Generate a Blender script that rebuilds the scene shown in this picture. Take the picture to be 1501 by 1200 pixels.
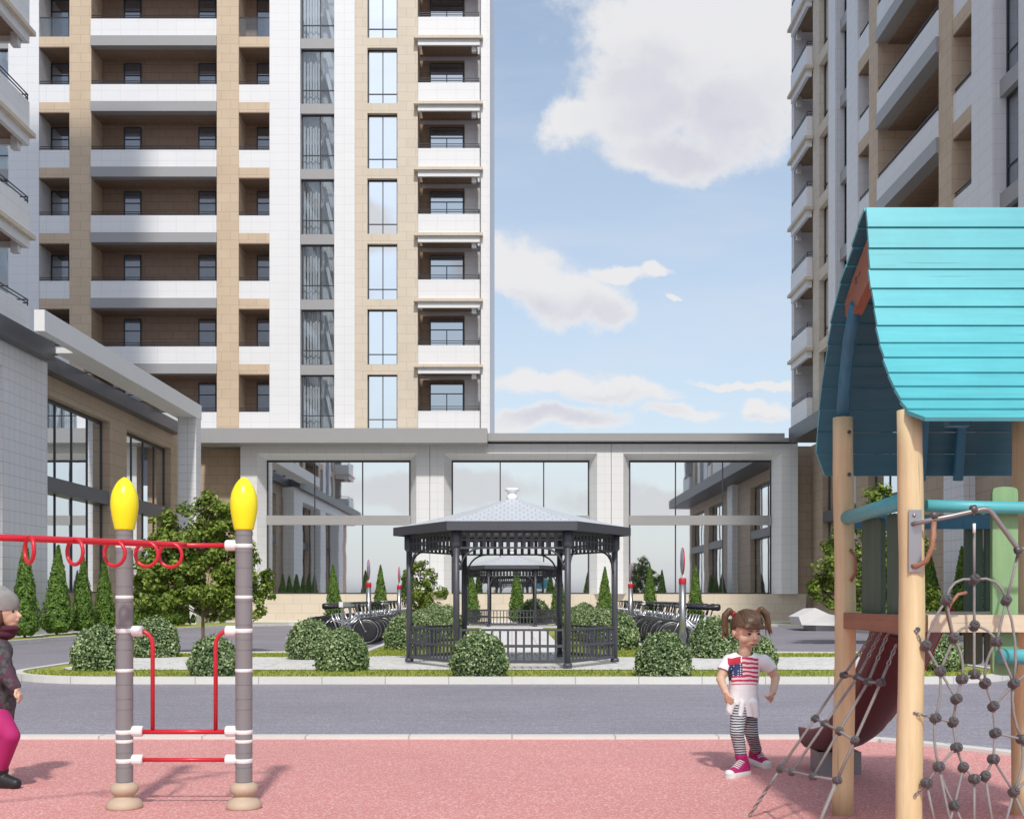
import bpy, bmesh, math, random
import numpy as np
from mathutils import Vector, Matrix, Euler, Quaternion
R = math.radians
random.seed(7)
S = bpy.context.scene
COL = S.collection
for o in list(bpy.data.objects):
    bpy.data.objects.remove(o)

# ------------------------------------------------------------------ camera
F = 1700.0            # focal length in photo pixels (photo 1501 wide)
CH = 1.25             # eye height
HOR = 874.0           # horizon row in the photo
cd = bpy.data.cameras.new('camera'); cam = bpy.data.objects.new('camera', cd); COL.objects.link(cam)
cam.location = (0, 0, CH); cam.rotation_euler = (R(90), 0, 0)
cd.sensor_width = 36; cd.lens = 36 * F / 1501; cd.shift_y = (HOR - 600) / 1501
cd.clip_start = 0.05; cd.clip_end = 3000
S.camera = cam
def P(x, y, D):       # photo pixel at a known distance -> a point of the place
    return Vector(((x - 750.5) * D / F, D, CH + (HOR - y) * D / F))

# ------------------------------------------------------------------ light
SUN_EL, SUN_AZ = 48.0, 4.0
S.view_settings.view_transform = 'Standard'; S.view_settings.look = 'None'
S.view_settings.exposure = 0.0; S.view_settings.gamma = 1.0
S.render.resolution_x = 1024; S.render.resolution_y = 818
sd = bpy.data.lights.new('sun', 'SUN'); so = bpy.data.objects.new('sun', sd); COL.objects.link(so)
sd.energy = 2.85; sd.angle = R(3.0); sd.color = (1.0, 0.955, 0.88)
dv = Vector((-math.sin(R(SUN_AZ)) * math.cos(R(SUN_EL)), math.cos(R(SUN_AZ)) * math.cos(R(SUN_EL)), -math.sin(R(SUN_EL))))
so.rotation_euler = dv.to_track_quat('-Z', 'Y').to_euler(); so.location = (10, -40, 60)

# node helper
class NT:
    def __init__(s, tree): s.t = tree; s.n = tree.nodes; s.l = tree.links; s.n.clear()
    def add(s, typ, **kw):
        nd = s.n.new(typ)
        for k, v in kw.items():
            if k.startswith('i_'):
                key = k[2:]
                key = int(key) if key.isdigit() else key.replace('_', ' ')
                s.set(nd.inputs[key], v)
            else: setattr(nd, k, v)
        return nd
    def set(s, sock, v):
        if isinstance(v, bpy.types.NodeSocket): s.l.new(v, sock)
        elif isinstance(v, bpy.types.Node): s.l.new(v.outputs[0], sock)
        else:
            try: sock.default_value = v
            except Exception: sock.default_value = tuple(v) + (1,)
    def m(s, op, a, b=None, c=None, clamp=False):
        nd = s.n.new('ShaderNodeMath'); nd.operation = op; nd.use_clamp = clamp
        s.set(nd.inputs[0], a)
        if b is not None: s.set(nd.inputs[1], b)
        if c is not None: s.set(nd.inputs[2], c)
        return nd.outputs[0]
    def mix(s, f, a, b, blend='MIX'):
        nd = s.n.new('ShaderNodeMix'); nd.data_type = 'RGBA'; nd.blend_type = blend
        s.set(nd.inputs[0], f)
        for i, v in ((6, a), (7, b)):
            if isinstance(v, (tuple, list)) and len(v) == 3: v = tuple(v) + (1,)
            s.set(nd.inputs[i], v)
        return nd.outputs[2]
    def ramp(s, f, stops, interp='LINEAR'):
        nd = s.n.new('ShaderNodeValToRGB'); cr = nd.color_ramp; cr.interpolation = interp
        while len(cr.elements) < len(stops): cr.elements.new(0.5)
        for e, (p, c) in zip(cr.elements, stops):
            e.position = p; e.color = tuple(c) + (1,) if len(c) == 3 else c
        s.set(nd.inputs[0], f); return nd.outputs[0]
    def smooth(s, v, lo, hi):
        nd = s.n.new('ShaderNodeMapRange'); nd.interpolation_type = 'SMOOTHSTEP'
        s.set(nd.inputs[0], v); nd.inputs[1].default_value = lo; nd.inputs[2].default_value = hi
        return nd.outputs[0]
    def noise(s, vec, scale, detail=4, rough=0.55):
        nd = s.n.new('ShaderNodeTexNoise'); s.set(nd.inputs['Vector'], vec)
        nd.inputs['Scale'].default_value = scale; nd.inputs['Detail'].default_value = detail; nd.inputs['Roughness'].default_value = rough
        return nd.outputs[0]

# ------------------------------------------------------------------ sky with clouds
W = bpy.data.worlds.new('World'); S.world = W; W.use_nodes = True
k = NT(W.node_tree)
SKY_STR = 0.15
sky = k.add('ShaderNodeTexSky', sky_type='NISHITA', sun_disc=False, sun_elevation=R(SUN_EL), sun_rotation=R(180 - SUN_AZ), altitude=100, air_density=1.0, dust_density=1.6, ozone_density=1.2)
tc = k.add('ShaderNodeTexCoord')
sx = k.add('ShaderNodeSeparateXYZ'); k.set(sx.inputs[0], tc.outputs['Generated'])
ay = k.m('MAXIMUM', k.m('ABSOLUTE', sx.outputs[1]), 0.12)
U = k.m('DIVIDE', sx.outputs[0], ay); V = k.m('DIVIDE', sx.outputs[2], ay)
cv = k.add('ShaderNodeCombineXYZ'); k.set(cv.inputs[0], U); k.set(cv.inputs[1], V); k.set(cv.inputs[2], k.m('MULTIPLY', k.m('SIGN', sx.outputs[1]), 3.0))
n1 = k.noise(cv.outputs[0], 9.0, 8, 0.62); n2 = k.noise(cv.outputs[0], 34.0, 6, 0.6); n3 = k.noise(cv.outputs[0], 80.0, 6, 0.68)
wn = k.add('ShaderNodeTexNoise'); k.set(wn.inputs['Vector'], cv.outputs[0]); wn.inputs['Scale'].default_value = 11; wn.inputs['Detail'].default_value = 5; wn.inputs['Roughness'].default_value = .6
wsep = k.add('ShaderNodeSeparateColor'); k.set(wsep.inputs[0], wn.outputs[1])
UW = k.m('ADD', U, k.m('MULTIPLY', k.m('SUBTRACT', wsep.outputs[0], .5), .085)); VW = k.m('ADD', V, k.m('MULTIPLY', k.m('SUBTRACT', wsep.outputs[1], .5), .060))
def field(bl, UU, VV, soft=.12):
    mx = None
    for (bx, by, ra, rb) in bl:
        u0, v0, a, b = (bx - 750) / F, (HOR - by) / F, ra / F, rb / F
        du = k.m('MULTIPLY', k.m('SUBTRACT', UU, u0), 1 / a); dw = k.m('MULTIPLY', k.m('SUBTRACT', VV, v0), 1 / b)
        e = k.m('SUBTRACT', 1.0, k.m('SQRT', k.m('ADD', k.m('MULTIPLY', du, du), k.m('MULTIPLY', dw, dw))))
        if mx is None: mx = e
        else:
            nd = k.n.new('ShaderNodeMath'); nd.operation = 'SMOOTH_MAX'; k.set(nd.inputs[0], mx); k.set(nd.inputs[1], e); nd.inputs[2].default_value = soft; mx = nd.outputs[0]
    return mx
blobs = [(1000, 40, 190, 120), (935, 150, 130, 110), (1075, 150, 120, 105), (832, 165, 62, 48), (980, 225, 120, 45), (1130, 40, 150, 110), (1165, 120, 70, 70), (980, -130, 250, 140),
         (722, 385, 70, 55), (775, 400, 75, 55), (830, 440, 90, 48), (888, 462, 46, 36), (905, 405, 70, 17), (972, 398, 36, 16), (993, 446, 12, 7),
         (790, 566, 120, 22), (900, 580, 95, 20), (990, 604, 85, 15), (800, 615, 140, 20), (1130, 600, 38, 20), (1110, 560, 130, 9),
         (480, 330, 130, 60), (250, 200, 160, 70), (1500, 420, 200, 70), (1900, 250, 220, 110), (-150, 450, 200, 70), (640, 720, 180, 35), (950, 740, 160, 30), (1250, 700, 160, 40), (430, 560, 120, 40), (300, 760, 200, 40)]
den = k.m('ADD', field(blobs, UW, VW), k.m('ADD', k.m('MULTIPLY', k.m('SUBTRACT', n1, 0.5), 0.55), k.m('MULTIPLY', k.m('SUBTRACT', n2, 0.5), 0.55)))
mask = k.smooth(k.m('ADD', den, k.m('MULTIPLY', k.m('SUBTRACT', n3, .5), .35)), -0.05, 0.43)
cm = k.add('ShaderNodeMapping'); k.set(cm.inputs[0], cv.outputs[0]); cm.inputs['Scale'].default_value = (2.0, 9.0, 1)
wisp = k.m('MULTIPLY', k.smooth(k.noise(cm.outputs[0], 1.7, 6, 0.6), 0.42, 0.75), 0.30)
# undersides of the clouds are greyer
under = field([(1040, 185, 230, 120), (870, 470, 120, 42), (760, 450, 90, 36), (850, 605, 170, 30), (1130, 616, 40, 14), (940, 110, 110, 60)], UW, VW, .2)
core = k.m('MULTIPLY', k.m('MULTIPLY', k.smooth(under, -0.05, 0.75), k.smooth(den, 0.10, 0.7)), k.m('ADD', .55, k.m('MULTIPLY', k.smooth(k.noise(cv.outputs[0], 7.0, 5, 0.6), 0.35, 0.65), .45)))
ccol = k.mix(core, (5.65, 5.6, 5.65), (4.25, 4.25, 4.8))
low = k.m('POWER', k.m('SUBTRACT', 1.0, k.m('MINIMUM', k.m('MAXIMUM', k.m('MULTIPLY', V, 1.6), 0.0), 1.0)), 1.5)
base = k.mix(k.m('ADD', .22, k.m('MULTIPLY', low, 0.62)), k.mix(1.0, sky.outputs[0], (1.26, 1.28, 1.20), 'MULTIPLY'), (4.45, 4.85, 5.5))
base = k.mix(wisp, base, (5.0, 5.1, 5.4))
colr = k.mix(k.m('MULTIPLY', mask, 0.94), base, ccol)
up = k.smooth(sx.outputs[2], -0.02, 0.02)
colr = k.mix(up, (1.2, 1.2, 1.25), colr)
bg = k.add('ShaderNodeBackground'); k.set(bg.inputs[0], colr); bg.inputs[1].default_value = SKY_STR
wo = k.add('ShaderNodeOutputWorld'); k.set(wo.inputs[0], bg.outputs[0])

# ------------------------------------------------------------------ materials
def newmat(name):
    m = bpy.data.materials.new(name); m.use_nodes = True
    return m, NT(m.node_tree)
def finish(t, bsdf, bump=None, strength=0.2, dist=0.01):
    if bump is not None:
        b = t.add('ShaderNodeBump'); b.inputs['Strength'].default_value = strength; b.inputs['Distance'].default_value = dist
        t.set(b.inputs['Height'], bump); t.set(bsdf.inputs['Normal'], b.outputs[0])
    o = t.add('ShaderNodeOutputMaterial'); t.set(o.inputs[0], bsdf.outputs[0])
def plain(name, col, rough=0.5, metal=0.0, var=0.08, nscale=6.0, spec=0.5, bump=0.0):
    m, t = newmat(name)
    tcn = t.add('ShaderNodeTexCoord')
    nz = t.noise(tcn.outputs['Object'], nscale, 5, 0.6)
    c = t.mix(nz, tuple(min(1, x * (1 - var)) for x in col), tuple(min(1, x * (1 + var)) for x in col))
    b = t.add('ShaderNodeBsdfPrincipled', i_Base_Color=c, i_Roughness=rough, i_Metallic=metal)
    b.inputs['Specular IOR Level'].default_value = spec
    finish(t, b, t.noise(tcn.outputs['Object'], nscale * 12, 3) if bump else None, bump)
    return m
def uvvec(t):
    """wall coordinates: along the wall, up"""
    g = t.add('ShaderNodeNewGeometry')
    p = t.add('ShaderNodeSeparateXYZ'); t.set(p.inputs[0], g.outputs['Position'])
    nn = t.add('ShaderNodeSeparateXYZ'); t.set(nn.inputs[0], g.outputs['True Normal'])
    side = t.m('GREATER_THAN', t.m('ABSOLUTE', nn.outputs[0]), 0.6)
    u = t.m('ADD', t.m('MULTIPLY', p.outputs[0], t.m('SUBTRACT', 1.0, side)), t.m('MULTIPLY', p.outputs[1], side))
    flat = t.m('GREATER_THAN', t.m('ABSOLUTE', nn.outputs[2]), 0.6)
    v = t.m('ADD', t.m('MULTIPLY', p.outputs[2], t.m('SUBTRACT', 1.0, flat)), t.m('MULTIPLY', p.outputs[1], flat))
    c = t.add('ShaderNodeCombineXYZ'); t.set(c.inputs[0], u); t.set(c.inputs[1], v)
    return c.outputs[0], g
def tiled(name, c1, c2, mortar, w, h, offset, ms, rough=0.5, dirt=0.06, bumps=0.25):
    m, t = newmat(name)
    uv, g = uvvec(t)
    br = t.add('ShaderNodeTexBrick'); t.set(br.inputs['Vector'], uv)
    br.offset = offset; br.squash = 1.0
    br.inputs['Color1'].default_value = tuple(c1) + (1,); br.inputs['Color2'].default_value = tuple(c2) + (1,); br.inputs['Mortar'].default_value = tuple(mortar) + (1,)
    br.inputs['Scale'].default_value = 1.0; br.inputs['Mortar Size'].default_value = ms; br.inputs['Mortar Smooth'].default_value = 0.1
    br.inputs['Bias'].default_value = 0.0; br.inputs['Brick Width'].default_value = w; br.inputs['Row Height'].default_value = h
    n = t.noise(g.outputs['Position'], 0.9, 6, 0.6)
    n2 = t.noise(g.outputs['Position'], 14, 4, 0.6)
    f = t.m('ADD', t.m('MULTIPLY', t.m('SUBTRACT', n, 0.5), 1.0), t.m('MULTIPLY', t.m('SUBTRACT', n2, 0.5), 0.6))
    hs = t.add('ShaderNodeHueSaturation'); t.set(hs.inputs['Color'], br.outputs[0]); t.set(hs.inputs['Value'], t.m('ADD', 1.0, t.m('MULTIPLY', f, dirt * 2)))
    b = t.add('ShaderNodeBsdfPrincipled', i_Base_Color=hs.outputs[0], i_Roughness=rough)
    finish(t, b, t.m('SUBTRACT', 1.0, br.outputs[1]), bumps, 0.006)
    return m
M = {}
M['white'] = tiled('white_panel', (.80, .80, .81), (.785, .785, .80), (.62, .62, .645), 0.9, 0.42, 0.0, 0.007, 0.42, 0.03)
M['whitefine'] = tiled('white_tile', (.79, .79, .81), (.77, .77, .79), (.50, .50, .54), 0.38, 0.34, 0.0, 0.008, 0.45, 0.03)
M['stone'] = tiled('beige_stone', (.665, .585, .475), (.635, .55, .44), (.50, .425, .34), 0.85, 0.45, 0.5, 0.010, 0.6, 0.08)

M['tanstone'] = tiled('tan_stone', (.62, .485, .35), (.585, .45, .32), (.44, .335, .235), 0.85, 0.45, 0.5, 0.010, 0.6, 0.08)
M['wingstone'] = tiled('wing_stone', (.50, .385, .285), (.46, .35, .255), (.30, .225, .16), 0.85, 0.45, 0.5, 0.010, 0.6, 0.09)
M['stoneshade'] = tiled('beige_stone_shaded', (.315, .215, .15), (.285, .19, .13), (.17, .115, .08), 0.7, 0.40, 0.5, 0.012, 0.6, 0.08)  # darker copy of the beige stone, with the recess shade in its colour
M['grey'] = plain('grey_metal', (.36, .355, .36), 0.4, 0.0, .04, 2)
M['dark'] = plain('dark_metal', (.085, .085, .10), 0.42, 0.0, .06, 2)
M['soffit'] = plain('soffit', (.42, .41, .42), 0.6, 0, .04, 2)
M['frame'] = plain('window_frame', (.045, .047, .055), 0.4, 0.2, .05, 3)
M['railing'] = plain('railing_metal', (.05, .05, .06), 0.35, 0.5, .05, 3)
M['plainwhite'] = plain('white_paint', (.78, .78, .79), 0.5, 0, .02, 3)
M['post'] = plain('gazebo_metal', (.075, .076, .092), 0.45, 0.1, .12, 5, bump=0.05)
M['kerb'] = tiled('kerb_concrete', (.665, .65, .615), (.63, .615, .58), (.40, .39, .37), 0.9, 4.0, 0.0, 0.008, 0.8, 0.09)
def glassmat(name, refl, tint, dark, wob=0.0012):
    m, t = newmat(name)
    g = t.add('ShaderNodeNewGeometry')
    nz = t.noise(g.outputs['Position'], 0.55, 2)
    bp = t.add('ShaderNodeBump'); bp.inputs['Strength'].default_value = wob; bp.inputs['Distance'].default_value = 1.0; t.set(bp.inputs['Height'], nz)
    gl = t.add('ShaderNodeBsdfGlossy', i_Color=tuple(tint) + (1,), i_Roughness=0.016); t.set(gl.inputs['Normal'], bp.outputs[0])
    if dark is None: df = t.add('ShaderNodeBsdfTransparent', i_Color=(.85, .88, .9, 1))
    else: df = t.add('ShaderNodeBsdfDiffuse', i_Color=tuple(dark) + (1,))
    lw = t.add('ShaderNodeLayerWeight'); lw.inputs[0].default_value = .5
    fac = t.m('ADD', refl, t.m('MULTIPLY', t.m('POWER', lw.outputs[1], 4.0), 0.6), clamp=True)
    mxs = t.add('ShaderNodeMixShader'); t.set(mxs.inputs[0], fac); t.set(mxs.inputs[1], df.outputs[0]); t.set(mxs.inputs[2], gl.outputs[0])
    o = t.add('ShaderNodeOutputMaterial'); t.set(o.inputs[0], mxs.outputs[0])
    return m
M['glass'] = glassmat('glass', 0.80, (.94, .97, 1.0), (.03, .034, .042))
M['darkglass'] = glassmat('balcony_glass', 0.48, (.85, .92, 1.0), (.022, .024, .032))
M['clearglass'] = glassmat('clear_glass', 0.12, (.92, .96, 1.0), None)
def ground_mat(name, c1, c2, sc, rough=0.85, spec2=None, bump=0.3, streak=0.0, patch=0.08):
    m, t = newmat(name)
    g = t.add('ShaderNodeNewGeometry')
    n = t.noise(g.outputs['Position'], sc, 5, 0.75)
    c = t.mix(t.smooth(n, 0.3, 0.7), c1, c2)
    if spec2 is not None:
        vo = t.add('ShaderNodeTexVoronoi'); vo.inputs['Scale'].default_value = sc * 0.9; t.set(vo.inputs['Vector'], g.outputs['Position'])
        sp = t.add('ShaderNodeSeparateColor'); t.set(sp.inputs[0], vo.outputs['Color'])
        c = t.mix(t.m('MULTIPLY', t.m('GREATER_THAN', sp.outputs[0], 0.78), 0.75), c, spec2)
    big = t.noise(g.outputs['Position'], 0.35, 5, 0.6)
    hs = t.add('ShaderNodeHueSaturation'); t.set(hs.inputs['Color'], c)
    val = t.m('ADD', 1.0, t.m('MULTIPLY', t.m('SUBTRACT', big, 0.5), patch * 4))
    if streak:
        mp = t.add('ShaderNodeMapping'); t.set(mp.inputs[0], g.outputs['Position']); mp.inputs['Scale'].default_value = (0.5, 5, 1); mp.inputs['Rotation'].default_value = (0, 0, R(12))
        val = t.m('ADD', val, t.m('MULTIPLY', t.m('SUBTRACT', t.noise(mp.outputs[0], 1.4, 7, 0.7), 0.5), streak))
    t.set(hs.inputs['Value'], val)
    b = t.add('ShaderNodeBsdfPrincipled', i_Base_Color=hs.outputs[0], i_Roughness=rough)
    finish(t, b, n, bump, 0.01)
    return m
M['asphalt'] = ground_mat('asphalt', (.205, .190, .228), (.285, .268, .308), 80, 0.8, (.39, .385, .42), 0.3, 0.55, 0.13)
M['rubber'] = ground_mat('rubber', (.53, .195, .185), (.70, .315, .295), 120, 0.9, (.79, .53, .49), 0.35, 0.12, 0.10)
M['paving'] = ground_mat('paving', (.64, .63, .60), (.76, .75, .72), 14, 0.85, (.50, .50, .50), 0.3, 0.3, 0.08)
M['path'] = tiled('path_slabs', (.76, .75, .75), (.72, .71, .72), (.52, .42, .43), 0.6, 0.6, 0.0, 0.012, 0.8, 0.08)
M['soil'] = ground_mat('lawn_base', (.27, .31, .05), (.36, .38, .07), 20, 0.9, None, 0.4, 0.2, 0.12)
def leafmat(name, stops, rough=0.5, trans=0.35):
    m, t = newmat(name)
    g = t.add('ShaderNodeNewGeometry')
    nz = t.noise(g.outputs['Position'], 3.0, 3)
    f = t.m('ADD', t.m('MULTIPLY', g.outputs['Random Per Island'], 0.75), t.m('MULTIPLY', t.m('SUBTRACT', nz, 0.25), 0.5))
    c = t.ramp(f, stops)
    b = t.add('ShaderNodeBsdfPrincipled', i_Base_Color=c, i_Roughness=rough)
    b.inputs['Specular IOR Level'].default_value = 0.35
    tr = t.add('ShaderNodeBsdfTranslucent'); t.set(tr.inputs[0], t.mix(0.5, c, (.20, .28, .03)))
    mxs = t.add('ShaderNodeMixShader'); mxs.inputs[0].default_value = trans; t.set(mxs.inputs[1], b.outputs[0]); t.set(mxs.inputs[2], tr.outputs[0])
    o = t.add('ShaderNodeOutputMaterial'); t.set(o.inputs[0], mxs.outputs[0])
    return m
M['boxleaf'] = leafmat('boxwood_leaf', [(0, (.02, .05, .018)), (.35, (.09, .16, .06)), (.62, (.30, .40, .18)), (1, (.70, .78, .48))], 0.45, 0.2)
M['cypleaf'] = leafmat('cypress_leaf', [(0, (.035, .095, .018)), (.5, (.14, .26, .045)), (1, (.30, .44, .09))], 0.5, 0.25)
M['treeleaf'] = leafmat('tree_leaf', [(0, (.04, .08, .014)), (.42, (.15, .23, .035)), (.78, (.31, .40, .06)), (1, (.52, .56, .17))], 0.42, 0.3)
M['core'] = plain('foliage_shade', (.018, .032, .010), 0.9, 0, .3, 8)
M['bark'] = plain('bark', (.16, .115, .08), 0.9, 0, .35, 14, bump=0.4)
def woodmat(name, c1, c2, rough=0.55, sc=(22, 22, 1.6), knots=True):
    m, t = newmat(name)
    tcn = t.add('ShaderNodeTexCoord'); mp = t.add('ShaderNodeMapping'); t.set(mp.inputs[0], tcn.outputs['Object']); mp.inputs['Scale'].default_value = sc
    n = t.noise(mp.outputs[0], 1.0, 6, 0.62)
    big = t.noise(tcn.outputs['Object'], 2.3, 3)
    c = t.mix(t.smooth(n, 0.3, 0.72), c1, c2)
    mc = t.add('ShaderNodeMapping'); t.set(mc.inputs[0], tcn.outputs['Object']); mc.inputs['Scale'].default_value = tuple(q * 2.2 if q > 5 else q * .9 for q in sc)
    crack = t.smooth(t.noise(mc.outputs[0], 1.0, 3, .5), .66, .74)
    c = t.mix(t.m('MULTIPLY', crack, .55), c, tuple(q * .45 for q in c2))
    fade = t.noise(tcn.outputs['Object'], 7.0, 6, .7)
    hs = t.add('ShaderNodeHueSaturation'); t.set(hs.inputs['Color'], c); t.set(hs.inputs['Value'], t.m('ADD', t.m('ADD', 0.74, t.m('MULTIPLY', big, 0.36)), t.m('MULTIPLY', fade, .16)))
    b = t.add('ShaderNodeBsdfPrincipled', i_Base_Color=hs.outputs[0], i_Roughness=rough)
    finish(t, b, n, 0.12, 0.004)
    return m
M['log'] = woodmat('log_wood', (.73, .585, .35), (.61, .465, .255))
M['beam'] = woodmat('beam_wood', (.76, .66, .50), (.66, .55, .40), sc=(1.6, 22, 22))
M['rustbeam'] = woodmat('stained_wood', (.36, .17, .10), (.27, .12, .07), sc=(22, 1.6, 22))
M['turq'] = woodmat('turquoise_board', (.105, .47, .52), (.09, .415, .465), 0.45, (1.4, 26, 26))
M['bluebeam'] = woodmat('blue_wood', (.045, .20, .30), (.035, .16, .25), 0.5)
M['greenplank'] = woodmat('green_plank', (.25, .42, .21), (.20, .35, .17), 0.55)
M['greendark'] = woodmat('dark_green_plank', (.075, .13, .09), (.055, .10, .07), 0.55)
M['turqshade'] = woodmat('turquoise_board_shaded', (.045, .175, .235), (.037, .145, .20), 0.5, (1.4, 26, 26))  # underside of the turquoise roof boards, their shade put into the colour
M['maroon'] = plain('maroon_plastic', (.085, .022, .026), 0.45, 0, .08, 3)
M['redrim'] = plain('red_rim', (.26, .03, .035), 0.4, 0, .05, 3)
M['slidegrey'] = plain('slide_grey', (.36, .35, .34), 0.4, 0.1, .06, 3)
M['rope'] = plain('rope', (.30, .285, .28), 0.85, 0, .25, 60, bump=0.5)
M['clamp'] = plain('rope_clamp', (.085, .08, .085), 0.35, 0.0, .2, 20)
M['steel'] = plain('steel', (.42, .42, .44), 0.32, 0.85, .06, 6)
M['chain'] = plain('chain_steel', (.30, .29, .29), 0.4, 0.6, .1, 20)
M['red'] = plain('red_paint', (.58, .02, .035), 0.3, 0, .06, 4)
M['greypost'] = plain('post_grey', (.225, .215, .22), 0.45, 0, .08, 5)
M['whiteplastic'] = plain('white_plastic', (.80, .79, .78), 0.35, 0, .03, 5)
M['yellow'] = plain('yellow_plastic', (.93, .83, .016), 0.3, 0, .03, 3)
M['tan'] = plain('tan_foot', (.50, .385, .28), 0.55, 0, .10, 14, bump=0.2)
M['tyre'] = plain('tyre', (.012, .012, .014), 0.6, 0, .2, 10)
M['black'] = plain('black_plastic', (.014, .014, .018), 0.35, 0, .2, 8)
M['silver'] = plain('silver_paint', (.52, .53, .55), 0.28, 0.7, .05, 6)
M['lavender'] = plain('sign_face', (.40, .38, .54), 0.3, 0, .04, 4)
M['concrete'] = plain('pale_concrete', (.82, .82, .82), 0.6, 0, .08, 5)
M['finial'] = plain('white_finial', (.82, .83, .86), 0.4, 0, .02, 5)

# ------------------------------------------------------------------ mesh helpers
class MB:
    def __init__(s, off=(0, 0, 0)):
        s.v = []; s.f = []; s.mi = []; s.sm = []; s.m = 0; s.off = Vector(off)
    def face(s, idx, smooth=False): s.f.append(tuple(idx)); s.mi.append(s.m); s.sm.append(smooth)
    def vert(s, p): s.v.append(Vector(p) - s.off); return len(s.v) - 1
    def box(s, x0, x1, y0, y1, z0, z1):
        if x0 > x1: x0, x1 = x1, x0
        if y0 > y1: y0, y1 = y1, y0
        if z0 > z1: z0, z1 = z1, z0
        i = [s.vert(p) for p in ((x0, y0, z0), (x1, y0, z0), (x1, y1, z0), (x0, y1, z0), (x0, y0, z1), (x1, y0, z1), (x1, y1, z1), (x0, y1, z1))]
        for q in ((0, 3, 2, 1), (4, 5, 6, 7), (0, 1, 5, 4), (1, 2, 6, 5), (2, 3, 7, 6), (3, 0, 4, 7)): s.face([i[a] for a in q])
        return s
    def obox(s, c, size, rot):
        """box of the given size centred at c, turned by a 3x3 matrix"""
        c = Vector(c); h = Vector(size) / 2
        i = [s.vert(c + rot @ Vector((a * h.x, b * h.y, d * h.z))) for (a, b, d) in ((-1, -1, -1), (1, -1, -1), (1, 1, -1), (-1, 1, -1), (-1, -1, 1), (1, -1, 1), (1, 1, 1), (-1, 1, 1))]
        for q in ((0, 3, 2, 1), (4, 5, 6, 7), (0, 1, 5, 4), (1, 2, 6, 5), (2, 3, 7, 6), (3, 0, 4, 7)): s.face([i[a] for a in q])
        return s
    def bar(s, a, b, w, h, up=(0, 0, 1)):
        a, b = Vector(a), Vector(b); d = (b - a); L = d.length; d.normalize()
        up = Vector(up); sd_ = d.cross(up)
        if sd_.length < 1e-4: sd_ = Vector((1, 0, 0))
        sd_.normalize(); uu = sd_.cross(d)
        return s.obox((a + b) / 2, (L, w, h), Matrix((d, sd_, uu)).transposed())
    def tube(s, pts, r, n=10, cap=True, smooth=True):
        pts = [Vector(p) for p in pts]; rr = r if isinstance(r, (list, tuple)) else [r] * len(pts)
        T = []
        for i in range(len(pts)):
            a = pts[max(0, i - 1)]; b = pts[min(len(pts) - 1, i + 1)]; d = b - a
            T.append(d.normalized() if d.length > 1e-9 else Vector((0, 0, 1)))
        nrm = T[0].orthogonal().normalized(); rings = []
        for i, p in enumerate(pts):
            if i:
                q = T[i - 1].rotation_difference(T[i]); nrm = (q @ nrm)
            nrm = (nrm - T[i] * nrm.dot(T[i])).normalized(); bb = T[i].cross(nrm)
            rings.append([s.vert(p + (nrm * math.cos(2 * math.pi * j / n) + bb * math.sin(2 * math.pi * j / n)) * rr[i]) for j in range(n)])
        for i in range(len(rings) - 1):
            for j in range(n): s.face((rings[i][j], rings[i][(j + 1) % n], rings[i + 1][(j + 1) % n], rings[i + 1][j]), smooth)
        if cap: s.face(rings[0][::-1]); s.face(rings[-1])
        return s
    def ring(s, c, normal, Rr, r, n=28, m=8):
        c = Vector(c); nn = Vector(normal).normalized(); a = nn.orthogonal().normalized(); b = nn.cross(a); g = []
        for i in range(n):
            t = 2 * math.pi * i / n; d = a * math.cos(t) + b * math.sin(t)
            g.append([s.vert(c + d * (Rr + r * math.cos(2 * math.pi * j / m)) + nn * r * math.sin(2 * math.pi * j / m)) for j in range(m)])
        for i in range(n):
            for j in range(m): s.face((g[i][j], g[(i + 1) % n][j], g[(i + 1) % n][(j + 1) % m], g[i][(j + 1) % m]), True)
        return s
    def lathe(s, prof, c, n=20, smooth=True, axis=None):
        c = Vector(c); rot = Matrix.Identity(3) if axis is None else Vector((0, 0, 1)).rotation_difference(Vector(axis)).to_matrix()
        g = [[s.vert(c + rot @ Vector((r * math.cos(2 * math.pi * j / n), r * math.sin(2 * math.pi * j / n), z))) for j in range(n)] for r, z in prof]
        for i in range(len(g) - 1):
            for j in range(n): s.face((g[i][j], g[i][(j + 1) % n], g[i + 1][(j + 1) % n], g[i + 1][j]), smooth)
        s.face(g[0][::-1]); s.face(g[-1])
        return s
    def prism(s, poly, z0, z1):
        n = len(poly); a = [s.vert((x, y, z0)) for x, y in poly]; b = [s.vert((x, y, z1)) for x, y in poly]
        s.face(a[::-1]); s.face(b)
        for i in range(n): s.face((a[i], a[(i + 1) % n], b[(i + 1) % n], b[i]))
        return s
    def extrude(s, poly3, vec):
        n = len(poly3); vec = Vector(vec); a = [s.vert(p) for p in poly3]; b = [s.vert(Vector(p) + vec) for p in poly3]
        s.face(a[::-1]); s.face(b)
        for i in range(n): s.face((a[i], a[(i + 1) % n], b[(i + 1) % n], b[i]))
        return s
    def quad(s, *p): s.face([s.vert(q) for q in p]); return s
    def mesh(s, name, mats):
        me = bpy.data.meshes.new(name); me.from_pydata([tuple(v) for v in s.v], [], s.f)
        for m in (mats if isinstance(mats, (list, tuple)) else [mats]): me.materials.append(M[m] if isinstance(m, str) else m)
        me.polygons.foreach_set('material_index', s.mi); me.polygons.foreach_set('use_smooth', s.sm)
        me.update(); return me
    def build(s, name, mats, parent=None, fix=False):
        me = s.mesh(name, mats)
        if fix:
            bm = bmesh.new(); bm.from_mesh(me); bmesh.ops.recalc_face_normals(bm, faces=bm.faces); bm.to_mesh(me); bm.free()
        o = bpy.data.objects.new(name, me); COL.objects.link(o)
        if parent is not None: o.parent = parent
        else: o.location = s.off
        return o
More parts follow.
